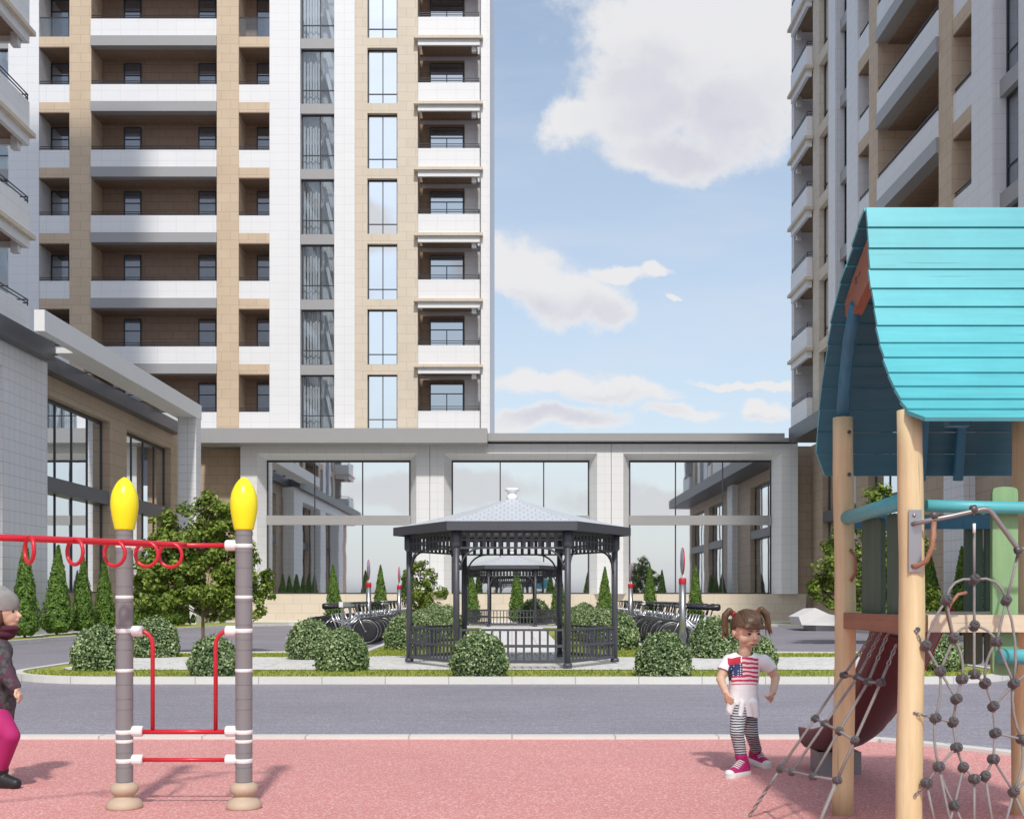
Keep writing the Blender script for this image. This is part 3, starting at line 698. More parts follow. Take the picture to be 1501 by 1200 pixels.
def make_gazebo(loc, label):
    root = thing('gazebo', label, 'gazebo', loc, 0, 'gazebos along the path')
    s = 1.79
    A = [R(240), R(300), R(0), R(60), R(120), R(180)]
    V = [Vector((s * math.cos(a), s * math.sin(a), 0)) for a in A]
    PH = 2.2
    for v in V:
        m = MB(); m.tube([v + Vector((0, 0, 0)), v + Vector((0, 0, PH))], .052, 14); m.lathe([(.075, 0), (.075, .05), (.055, .07)], v, 14); m.lathe([(.056, PH - .28), (.085, PH - .24), (.085, PH - .02), (.056, PH)], v, 14)
        m.build('post', 'post', root)
    rs = 2.07; ez0, ez1, za = 2.19, 2.33, 2.86
    E = [Vector((rs * math.cos(a), rs * math.sin(a), 0)) for a in A]
    roof = MB()
    ap = Vector((0, 0, za))
    for i in range(6):
        a, b = E[i], E[(i + 1) % 6]; N = 6
        # slightly hollow slope
        def pt(e, t): 
            q = e * (1 - t); return Vector((q.x, q.y, ez1 + (za - ez1) * (t ** 1.0) - .035 * math.sin(math.pi * t)))
        for j in range(N):
            t0, t1 = j / N, (j + 1) / N
            if j == N - 1: roof.quad(pt(a, t0), pt(b, t0), pt(b, .995), pt(a, .995))
            else: roof.quad(pt(a, t0), pt(b, t0), pt(b, t1), pt(a, t1))
    ro = roof.build('roof', 'roofshingle', root)
    fi = MB(); fi.lathe([(.10, za - .05), (.10, za + .02), (.075, za + .05), (.075, za + .09), (.125, za + .12), (.125, za + .145), (.11, za + .16)], (0, 0, 0), 18); fi.build('finial', 'finial', ro)
    fa = MB()
    for i in range(6):
        a, b = E[i], E[(i + 1) % 6]; d = (b - a).normalized(); nn = Vector((d.y, -d.x, 0))
        a2, b2 = a * .975, b * .975
        q = [fa.vert(Vector((p.x, p.y, z))) for p, z in ((a, ez0), (b, ez0), (b, ez1 + .004), (a, ez1 + .004), (a2, ez0), (b2, ez0), (b2, ez1 - .03), (a2, ez1 - .03))]
        fa.face((q[0], q[1], q[2], q[3])); fa.face((q[4], q[7], q[6], q[5])); fa.face((q[0], q[4], q[5], q[1]))
    fa.build('fascia', 'post', root)
    ce = MB(); i_ = [ce.vert((e.x * .975, e.y * .975, ez0 + .06)) for e in E]; ce.face(i_[::-1]); ce.build('ceiling', 'post', ro)
    for i in range(6):
        a, b = V[i], V[(i + 1) % 6]; d = (b - a).normalized(); L = (b - a).length; rot = Matrix((d, Vector((-d.y, d.x, 0)), Vector((0, 0, 1)))).transposed()
        fz = MB()
        z0, z1 = 1.92, 2.18
        mid = (a + b) / 2
        fz.obox(mid + Vector((0, 0, z0)), (L - .1, .03, .03), rot); fz.obox(mid + Vector((0, 0, z0 + .13)), (L - .1, .028, .03), rot); fz.obox(mid + Vector((0, 0, z1)), (L - .1, .03, .05), rot)
        ns = 14
        for j in range(ns): fz.obox(a + d * (L * (j + .5) / ns) + Vector((0, 0, (z0 + z1) / 2)), (.058, .02, z1 - z0 - .03), rot)
        fz.build('frieze', 'post', root)
        for e, sg in ((a, 1), (b, -1)):
            br = MB(); pts = []
            for j in range(8):
                t = R(90) * j / 7; pts.append(e + d * sg * (.06 + .36 * (1 - math.cos(t))) + Vector((0, 0, 1.56 + .36 * math.sin(t))))
            br.tube(pts, .017, 6); br.build('brace', 'post', root)
        if i == 3: continue          # the way in from the path
        rl = MB(); zt, zm, zb = .60, .34, .09
        for z, h in ((zt, .035), (zm, .045), (zb, .05)): rl.obox(mid + Vector((0, 0, z)), (L - .1, .035, h), rot)
        for j in range(ns): rl.obox(a + d * (L * (j + .5) / ns) + Vector((0, 0, (zt + zb) / 2)), (.034, .018, zt - zb - .04), rot)
        rl.build('railing', 'post', root)
    return root
gz = make_gazebo((0, 20.2, .114), 'nearer dark grey gazebo with pale blue shingled roof beside the kerb')
g2 = dup(gz, (0, 46.0, .116), 0, 'farther dark grey gazebo seen through the nearer one, in front of the shop windows')

# ================================================================== foliage
def leaf_quads(rng, pts, nrm, size, spread, asp=1.7, up=0.0):
    n = len(pts); nrm = nrm + rng.normal(0, spread, (n, 3)); nrm[:, 2] += up
    nrm /= np.linalg.norm(nrm, axis=1)[:, None] + 1e-9
    r = rng.normal(0, 1, (n, 3)); a = np.cross(nrm, r); a /= np.linalg.norm(a, axis=1)[:, None] + 1e-9; b = np.cross(nrm, a)
    sz = (size * rng.uniform(.65, 1.3, n))[:, None]
    L = a * sz * asp / 2; Wd = b * sz / 2; fold = nrm * sz * .16
    v = np.stack([pts - L, pts + Wd + fold - L * .1, pts + L, pts - Wd + fold - L * .1], 1).reshape(-1, 3)
    f = np.arange(n * 4).reshape(-1, 4)
    # two triangles along the midrib so that each leaf is folded
    f = np.concatenate([f[:, [0, 1, 2]], f[:, [0, 2, 3]]]); return v, f
def leaf_mesh(name, v, f, mat, core=None):
    V = v.tolist(); Fc = f.tolist(); nl = len(Fc); mi = [0] * nl
    if core:
        cv, cf = core; o = len(V); V += cv; Fc += [[i + o for i in q] for q in cf]; mi += [1] * len(cf)
    me = bpy.data.meshes.new(name); me.from_pydata(V, [], Fc); me.materials.append(M[mat]); me.materials.append(M['core'])
    me.polygons.foreach_set('material_index', mi); me.update(); return me
def dome_core(rx, rz, zc, sub=2):
    bm = bmesh.new(); bmesh.ops.create_icosphere(bm, subdivisions=sub, radius=1); vs = [(v.co.x * rx, v.co.y * rx, max(.02, zc + v.co.z * rz)) for v in bm.verts]; fs = [[v.index for v in f.verts] for f in bm.faces]; bm.free(); return vs, fs
def bush_mesh(seed, r=.45, h=.70, n=5600, leaf=.033):
    rng = np.random.default_rng(seed)
    d = rng.normal(0, 1, (n * 2, 3)); d /= np.linalg.norm(d, axis=1)[:, None]; d = d[d[:, 2] > -.55][:n]
    zc = h * .42
    lump = 1 + .035 * np.sin(d[:, 0] * 7 + seed) * np.sin(d[:, 1] * 6 + seed * 2) + .03 * np.sin(d[:, 2] * 9 + seed)
    depth = 1 - rng.exponential(.055, len(d)); 
    rr = lump * depth
    el = np.clip((d[:, 2] + .55) / 1.55, 0, 1); z = h * el ** 1.0
    # a dome that stands on its widest part
    q = np.sqrt(np.maximum(0, 1 - np.clip((el - .20) / .80, 0, 1) ** 2.0)) * np.where(el < .22, .90 + .10 * el / .22, 1.0)
    hx = np.linalg.norm(d[:, :2], axis=1) + 1e-9; fill = np.where(el > .93, np.sqrt(rng.uniform(0, 1, len(d))), 1.0)
    p = np.stack([d[:, 0] / hx * r * rr * q * fill, d[:, 1] / hx * r * rr * q * fill, .012 + z * (.93 + .07 * rr)], 1)
    out = rng.random(len(p)) < .06; p[out, :2] *= 1 + rng.uniform(.02, .10, (int(out.sum()), 1)); p[out, 2] *= 1 + rng.uniform(0, .07, int(out.sum()))
    v, f = leaf_quads(rng, p, d.copy(), leaf, .85, 1.6, .3)
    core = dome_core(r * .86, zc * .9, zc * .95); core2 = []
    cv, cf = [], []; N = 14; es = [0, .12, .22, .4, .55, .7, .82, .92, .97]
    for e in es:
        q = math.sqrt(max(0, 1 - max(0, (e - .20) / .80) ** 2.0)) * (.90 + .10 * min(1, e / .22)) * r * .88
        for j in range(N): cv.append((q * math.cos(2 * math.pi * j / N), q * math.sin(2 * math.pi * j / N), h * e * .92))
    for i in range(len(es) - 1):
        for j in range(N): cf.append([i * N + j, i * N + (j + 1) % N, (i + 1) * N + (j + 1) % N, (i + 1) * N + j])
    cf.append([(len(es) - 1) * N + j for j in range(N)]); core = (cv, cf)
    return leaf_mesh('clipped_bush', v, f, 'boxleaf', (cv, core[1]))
bushes = [bush_mesh(1), bush_mesh(2, leaf=.037, n=4700), bush_mesh(5), bush_mesh(9, leaf=.031), bush_mesh(12, n=4900, leaf=.035)]
NB = [0]
def bush(x, y, s, label, group=None, z=.085):
    me = bushes[NB[0] % 5]; NB[0] += 1
    o = bpy.data.objects.new('clipped_bush', me); COL.objects.link(o); o.location = (x, y, z); o.scale = (s, s, s * random.uniform(.96, 1.04)); o.rotation_euler = (0, 0, random.uniform(0, 6))
    return tag(o, label, 'bush', group or 'clipped round bushes on the island')
def bpx(x, ybase, hw, label, z=.085):
    D0 = (CH - z) * F / (ybase - HOR); r = hw * D0 / F; D = D0 + r * .75; r = hw * D / F
    bush((x - 750.5) * D / F, D, r / .46, label, None, z)
bpx(146, 983, 42, 'clipped round bush at the left end of the grass strip, behind the left grey post')
bpx(313, 993, 38, 'clipped round bush behind the upright red bar beside the right grey post')
bpx(502, 984, 40, 'clipped round bush at the front edge in front of the left bicycles')
bpx(703, 993, 44, 'largest clipped bush, in front of the railing of the nearer gazebo')
bpx(972, 993, 43, 'clipped round bush to the right of the nearer gazebo, at the front edge')
bpx(1104, 984, 36, 'clipped round bush half hidden behind the girl')
bpx(1382, 984, 33, 'clipped round bush seen through the rope net under the play tower')
bpx(226, 963, 38, 'clipped round bush farther back, just right of the left grey post', .1)
bpx(455, 966, 37, 'clipped round bush overlapped by the one in front of the left bicycles', .1)
bpx(1046, 964, 37, 'clipped round bush behind the right front sign pole, left of the girl', .1)
for sg, nm in ((-1, 'left'), (1, 'right')):
    for j in range(11):
        bush(sg * (2.28 + random.uniform(-.06, .06)), 25.6 + j * 1.55, random.uniform(1.08, 1.22), 'clipped bush in the row along the %s side of the pale path' % nm, 'bush row %s of the path' % nm)
for x, y in ((-2.9, 41.9), (2.75, 42.6)):
    bush(x, y + 1.5, 1.25, 'lone clipped bush near the far gazebo on the %s edge of the island' % ('left' if x < 0 else 'right'))
bush(.95, 49.3, 1.6, 'dark clipped bush behind the railing of the farther gazebo', None, .02)
# cypresses
def cypress_mesh(seed, h=2.5, r=.44, n=5200):
    rng = np.random.default_rng(seed)
    t = 1 - np.sqrt(rng.uniform(0, 1, n)) ** 1.0; t = rng.uniform(0, 1, n) ** 1.45
    a = rng.uniform(0, 2 * np.pi, n)
    prof = np.minimum(1, (t + .02) / .10) ** .5 * (1 - t) ** .82
    lump = 1 + .12 * np.sin(a * 5 + t * 18 + seed) + .08 * np.sin(a * 9 - t * 31)
    rr = r * prof * lump * (1 - rng.exponential(.10, n))
    p = np.stack([np.cos(a) * rr, np.sin(a) * rr, .08 + t * (h - .08)], 1)
    nr = np.stack([np.cos(a), np.sin(a), np.full(n, .35)], 1)
    v, f = leaf_quads(rng, p, nr, .05, .45, 1.9, .0)
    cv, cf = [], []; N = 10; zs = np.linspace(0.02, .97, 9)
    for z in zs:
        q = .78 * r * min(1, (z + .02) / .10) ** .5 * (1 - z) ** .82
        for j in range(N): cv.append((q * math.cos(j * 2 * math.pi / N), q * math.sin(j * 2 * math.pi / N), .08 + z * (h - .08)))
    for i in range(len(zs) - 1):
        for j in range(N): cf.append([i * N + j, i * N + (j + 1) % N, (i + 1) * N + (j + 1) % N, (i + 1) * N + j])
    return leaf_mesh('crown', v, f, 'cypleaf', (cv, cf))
cyps = [cypress_mesh(3), cypress_mesh(8), cypress_mesh(14), cypress_mesh(21)]
ctr = MB(); ctr.tube([(0, 0, -.02), (0, 0, .3)], .035, 7); ctrm = ctr.mesh('trunk', 'bark')
NC = [0]
def cypress(x, y, s, label, group, z=.09):
    t = thing('cypress', label, 'cypress', (x, y, z), random.uniform(0, 6), group); t.scale = (s * random.uniform(.88, 1.10), s * random.uniform(.88, 1.10), s * random.uniform(.97, 1.03)); t.rotation_euler.x = random.uniform(-.025, .025); t.rotation_euler.y = random.uniform(-.025, .025)
    for nm, me in (('crown', cyps[NC[0] % 4]), ('trunk', ctrm)):
        o = bpy.data.objects.new(nm, me); COL.objects.link(o); o.parent = t
    NC[0] += 1
def ctop(py, D, z=.09): return (CH + (HOR - py) * D / F - z) / 2.5
back_l = {490: 'cypress behind the left bicycles, leftmost of the back row', 558: 'cypress behind the left front sign pole', 692: 'cypress seen through the gazebo, left of the far gazebo', 758: 'cypress right behind the middle of the far gazebo', 818: 'cypress beside the right rear post of the near gazebo', 886: 'cypress just left of the right post of the near gazebo', 953: 'cypress between the two right sign poles', 1020: 'cypress just right of the front right sign pole'}
for px, lb in back_l.items():
    D = 51.0; cypress((px - 750.5) * D / F, D, ctop(829, D), lb, 'cypresses along the shop windows')
lx = [(36, 795, 'first'), (83, 803, 'second'), (121, 815, 'third'), (153, 817, 'fourth')]
for px, py, nm in lx:
    D = 13.75 * F / (750.5 - px); cypress(-13.75, D, ctop(py, D), 'tall %s cypress from the left in front of the left shop wing' % nm, 'cypresses along the left wing')
for D in (41.6, 43.9, 46.2): cypress(-13.3, D, random.uniform(.95, 1.03), 'cypress of the left row hidden partly behind the grey post and the tree', 'cypresses along the left wing, far end')
for D, lb in ((37.9, 'cypress seen right of the pale front log of the play tower'), (35.4, 'cypress seen left of the light green plank of the play tower'), (33.7, 'cypress showing as a sliver between dark green planks')):
    cypress(13.7, D, random.uniform(1.0, 1.06), lb, 'cypresses along the right wing')
# broadleaf trees
def tree(name, label, loc, h, blobs_, nleaf, leaf, seed, trunk_r=.035, group='small trees'):
    """blobs_: clumps of the crown (x, y, z, r) in metres from the trunk base"""
    rng = np.random.default_rng(seed); root = thing(name, label, 'tree', loc, 0, group)
    P_, N_ = [], []
    tot = sum(b[3] ** 2 for b in blobs_)
    for (x, y, z, r) in blobs_:
        # each clump is made of several small tufts, so that gaps stay open
        nt = max(5, int(26 * (r / .5) ** 1.6))
        for _ in range(nt):
            d = rng.normal(0, 1, 3); d /= np.linalg.norm(d); q = r * rng.uniform(.25, 1.0) ** .6
            c = np.array([x, y, z]) + d * q; tr = rng.uniform(.10, .19) * (r / .5) ** .3
            m = max(10, int(nleaf * r * r / tot / nt))
            e = rng.normal(0, 1, (m, 3)); e /= np.linalg.norm(e, axis=1)[:, None]
            P_.append(c + e * tr * (rng.uniform(.2, 1, (m, 1)) ** .5)); N_.append(e * .6 + d * .6 + np.array([0, 0, .35]))
    v, f = leaf_quads(rng, np.concatenate(P_), np.concatenate(N_), leaf, .5, 1.5, .2)
    me = leaf_mesh('crown', v, f, 'treeleaf'); o = bpy.data.objects.new('crown', me); COL.objects.link(o); o.parent = root
    tb = MB(); zmin = min(b[2] - b[3] for b in blobs_)
    top = Vector((0.02, 0, zmin + .5)); tb.tube([(0, 0, -.03), (.02, .01, zmin * .5), top, (0, 0, h * .62), (.03, .02, h * .82)], [trunk_r * 1.25, trunk_r, trunk_r * .85, trunk_r * .55, trunk_r * .25], 9)
    for i, (x, y, z, r) in enumerate(blobs_):
        a = Vector((0, 0, max(zmin + .15, min(z - .35, h * .6)))); b = Vector((x, y, z)); mid = a.lerp(b, .5) + Vector((0, 0, .08))
        tb.tube([a, mid, b], [trunk_r * .5, trunk_r * .35, trunk_r * .15], 6)
        for _ in range(3):
            d = Vector(rng.normal(0, 1, 3)).normalized() * r * .85; tb.tube([mid.lerp(b, .6), b + d], [trunk_r * .22, trunk_r * .08], 5)
    tb.build('trunk', 'bark', root)
    return root
D = 24.6; sc = D / F
def bl(lst, cx, by, D):
    out = []
    for (x, y, r) in lst: out.append(((x - cx) * D / F, random.uniform(-.5, .5), (by - y) * D / F, r * D / F))
    return out
T1 = [(300, 745, 34), (335, 760, 26), (270, 775, 36), (320, 790, 42), (240, 805, 34), (285, 820, 40), (345, 815, 34), (222, 845, 34), (262, 860, 36), (310, 855, 36), (355, 850, 30), (385, 850, 22), (372, 885, 22), (340, 885, 24), (225, 880, 28), (275, 888, 24), (395, 868, 12), (250, 882, 28), (205, 862, 26), (300, 884, 24), (330, 880, 26), (208, 835, 20), (240, 770, 22), (300, 790, 36), (260, 830, 36)]
byy = HOR + (CH - .09) * F / D
tree('broadleaf_tree', 'bushy green tree behind the red climbing bars on the left', ((296 - 750.5) * D / F, D, .09), 3.5, bl(T1, 296, byy, D), 24000, .062, 11)
D = 50.6
byy = HOR + (CH - .09) * F / D
T2 = [(612, 828, 14), (600, 845, 15), (625, 848, 16), (614, 866, 18), (598, 875, 12), (632, 876, 18), (648, 868, 10), (612, 890, 16), (634, 893, 10)]
tree('broadleaf_tree', 'small green tree by the shop window behind the left posts of the near gazebo', ((616 - 750.5) * D / F, D, .09), 3.0, bl(T2, 616, byy, D), 7500, .07, 5)
D = 30.0
byy = HOR + (CH - .0) * F / D
T3 = [(1285, 738, 26), (1262, 765, 30), (1300, 775, 34), (1240, 795, 30), (1280, 810, 34), (1320, 812, 30), (1222, 830, 28), (1255, 842, 32), (1300, 850, 30), (1205, 856, 22), (1230, 878, 24), (1270, 884, 22), (1335, 850, 28), (1350, 880, 24), (1312, 888, 22), (1196, 868, 12), (1345, 800, 20)]
tree('broadleaf_tree', 'bushy green tree on the right behind the logs of the play tower', ((1275 - 750.5) * D / F, D, .0), 4.0, bl(T3, 1275, byy, D), 17000, .070, 23)

# ================================================================== bicycles
M['basketgrey'] = plain('basket_plastic', (.50, .49, .47), .5, 0, .1, 6)
M['disc'] = plain('dark_wheel_disc', (.02, .02, .024), .45, 0, .2, 8)
def make_bike():
    t = thing('bicycle', 'x', 'bicycle', (0, 0, 0)); r = .33; wb = 1.06
    fr = MB()
    hub0, hub1 = Vector((0, 0, r)), Vector((wb, 0, r)); bb = Vector((.60, 0, .29)); head = Vector((.20, 0, .80)); headl = Vector((.16, 0, .66)); seat = Vector((.76, 0, .76))
    fr.tube([head, headl], .021, 8); fr.tube([headl + Vector((.02, 0, .0)), bb], .023, 8); fr.tube([head + Vector((0, 0, -.06)), (.45, 0, .50), (.72, 0, .60)], .018, 8); fr.tube([bb, seat], .018, 8)
    for s in (-1, 1):
        y = .055 * s
        fr.tube([headl + Vector((-.01, y * .6, 0)), hub0 + Vector((0, y, 0))], .013, 6); fr.tube([bb + Vector((0, y * .4, 0)), hub1 + Vector((0, y, 0))], .011, 6); fr.tube([(.735, y * .4, .66), hub1 + Vector((0, y, 0))], .010, 6)
    fr.build('frame', 'silver', t)
    for cx in (0, wb):
        w = MB(); w.ring((cx, 0, r), (0, 1, 0), r - .022, .022, 26, 7); wo = w.build('wheel', 'tyre', t)
        d = MB(); d.ring((cx, 0, r), (0, 1, 0), r - .05, .008, 26, 5)
        for i in range(14):
            a = 2 * math.pi * i / 14; d.tube([(cx, .02 * (1 if i % 2 else -1), r), (cx + (r - .05) * math.cos(a), 0, r + (r - .05) * math.sin(a))], .0028, 4, False)
        d.tube([(cx, -.045, r), (cx, .045, r)], .022, 8); d.build('rim', 'silver', wo)
        k_ = MB(); k_.lathe([(r * .30, -.020), (r * .66, -.014), (r * .80, -.006), (r * .80, .006), (r * .66, .014), (r * .30, .020)], (cx, 0, r), 24, True, (0, 1, 0)); k_.build('wheel_disc', 'disc', wo)
        g = MB(); a0, a1 = (20, 150) if cx == 0 else (15, 190)
        pts = [(cx + (r + .035) * math.cos(R(a0 + (a1 - a0) * i / 12)), (r + .035) * math.sin(R(a0 + (a1 - a0) * i / 12)) + r) for i in range(13)]
        for i in range(12):
            (xa, za), (xb, zb) = pts[i], pts[i + 1]; g.quad((xa, -.032, za), (xb, -.032, zb), (xb, .032, zb), (xa, .032, za))
            if cx: 
                for s in (-.034, .034): 
                    k0 = r * .62; aa = R(a0 + (a1 - a0) * i / 12); ab_ = R(a0 + (a1 - a0) * (i + 1) / 12)
                    g.quad((cx + k0 * math.cos(aa), s, r + k0 * math.sin(aa)), (cx + k0 * math.cos(ab_), s, r + k0 * math.sin(ab_)), (xb, s, zb), (xa, s, za))
        g.build('mudguard', 'black', t)
    sp = MB(); sp.tube([seat, (.80, 0, .90)], .014, 7); sp.build('seat_post', 'black', t)
    sa = MB(); sa.tube([(.66, 0, .925), (.72, 0, .93), (.80, 0, .935), (.90, 0, .94), (.95, 0, .94)], [.022, .034, .055, .085, .06], 10); 
    o = sa.build('saddle', 'black', t); o.scale = (1, 1, 1)
    hb = MB(); hb.tube([head, (.235, 0, .96), (.19, 0, 1.02)], .014, 7); hb.tube([(.33, -.29, 1.0), (.22, -.22, 1.03), (.18, 0, 1.02), (.22, .22, 1.03), (.33, .29, 1.0)], .012, 7); hb.build('handlebar', 'black', t)
    '''bk = MB(); x0, x1, z0, z1 = -.14, .12, .90, 1.06
    for (a, b) in (((x0, -.17), (x0, .17)), ((x1, -.15), (x1, .15))): bk.box(a[0] - .006, a[0] + .006, a[1], b[1], z0, z1)
    for y in (-.17, .17): bk.box(x0 + .006, x1 - .006, y - .006, y + .006, z0, z1)
    bk.box(x0, x1, -.16, .16, z0 - .012, z0 - .001); bk.build('basket', 'basketgrey', t)'''
    st = MB(); st.tube([bb + Vector((-.02, .06, 0)), (.68, .16, .02)], .009, 6); st.build('stand', 'silver', t)
    cr = MB(); cr.lathe([(.08, -.006), (.08, .006)], bb + Vector((0, -.07, 0)), 16, True, (0, 1, 0)); cr.bar(bb + Vector((0, -.09, 0)), bb + Vector((.12, -.09, -.12)), .015, .02); cr.bar(bb + Vector((0, .09, 0)), bb + Vector((-.12, .09, .12)), .015, .02); cr.build('crank', 'steel', t)
    return t
proto = make_bike(); used = False; proto.scale = (1.18, 1.0, 1.06)
rows = [(-1, 30.2, 13, .52, 'silver bicycle with black wheels parked in the nearer left row'), (-1, 38.6, 11, .55, 'silver bicycle with black wheels parked in the farther left row'),
        (1, 27.2, 15, .52, 'silver bicycle with black wheels parked in the nearer right row'), (1, 37.0, 13, .55, 'silver bicycle with black wheels parked in the farther right row')]
for (sg, y0, n, st, lb) in rows:
    for j in range(n):
        if min(abs(y0 + j * st - q) for q in ((33.0, 41.0) if sg < 0 else (99,))) < .24: continue
        loc = (sg * (3.80 + random.uniform(-.04, .04)), y0 + j * st + random.uniform(-.03, .03), 0.0); rz = (0 if sg > 0 else math.pi) + random.uniform(-.05, .05)
        if not used: proto.location = loc; proto.rotation_euler = (0, 0, rz); proto['label'] = lb; proto['group'] = lb.replace('silver bicycle with black wheels', 'bicycles'); used = True
        else: dup(proto, loc, rz, lb, lb.replace('silver bicycle with black wheels', 'bicycles'))
# sign poles of the cycle stands
def sign_pole(loc, label):
    t = thing('sign_pole', label, 'sign pole', loc, 0, 'sign poles beside the bicycles')
    m = MB(); m.tube([(0, 0, 0), (0, 0, 1.55)], .075, 20); m.lathe([(.13, 0), (.13, .02), (.08, .03)], (0, 0, 0), 20); m.build('pole', 'steel', t)
    m = MB(); m.lathe([(.079, 1.52), (.082, 1.525), (.082, 1.635), (.079, 1.64)], (0, 0, 0), 20); m.build('collar', 'red', t)
    m = MB(); m.lathe([(.06, 1.641), (.045, 1.69), (.02, 1.73)], (0, 0, 0), 14); m.build('cap', 'whiteplastic', t)
    # lens-shaped disc turned edge-on to the path
    m = MB(); m.lathe([(.02, -.036), (.18, -.028), (.275, -.012), (.275, .012), (.18, .028), (.02, .036)], (0, 0, 2.01), 30, True, (1, 0, 0)); d = m.build('sign_disc', 'lavender', t)
    m = MB(); m.ring((0, 0, 2.01), (1, 0, 0), .282, .012, 34, 8); m.build('disc_rim', 'red', d)
sign_pole((-4.08, 33.0, 0), 'steel sign pole with red collar rising among the nearer left bicycles')
sign_pole((-3.99, 41.0, 0), 'steel sign pole with red collar farther back, just left of the near gazebo post')
sign_pole((3.66, 24.9, .0), 'tallest-looking steel sign pole with red collar beside the right front bush')
sign_pole((3.68, 36.0, 0), 'steel sign pole with red collar just right of the near gazebo')

def station_board(x, y0, y1, label):
    t = thing('station_board', label, 'bike stand', (x, (y0 + y1) / 2, 0), 0, 'white boards of the bicycle stands'); o_ = (x, (y0 + y1) / 2, 0)
    m = MB(o_); m.box(x - .05, x + .05, y0, y1, .99, 1.115); m.build('board', 'whiteplastic', t)
    n = 5
    for i in range(n): y = y0 + .3 + (y1 - y0 - .6) * i / (n - 1); m = MB(o_); m.box(x - .03, x + .03, y - .03, y + .03, 0, .989); m.build('stand_leg', 'steel', t)
station_board(-4.22, 28.6, 34.6, 'white board above the nearer left row of bicycles')
station_board(-4.22, 37.7, 43.2, 'white board above the farther left row of bicycles')
station_board(4.25, 28.6, 34.6, 'white board above the nearer right row of bicycles')
station_board(4.25, 37.4, 43.6, 'white board above the farther right row of bicycles')

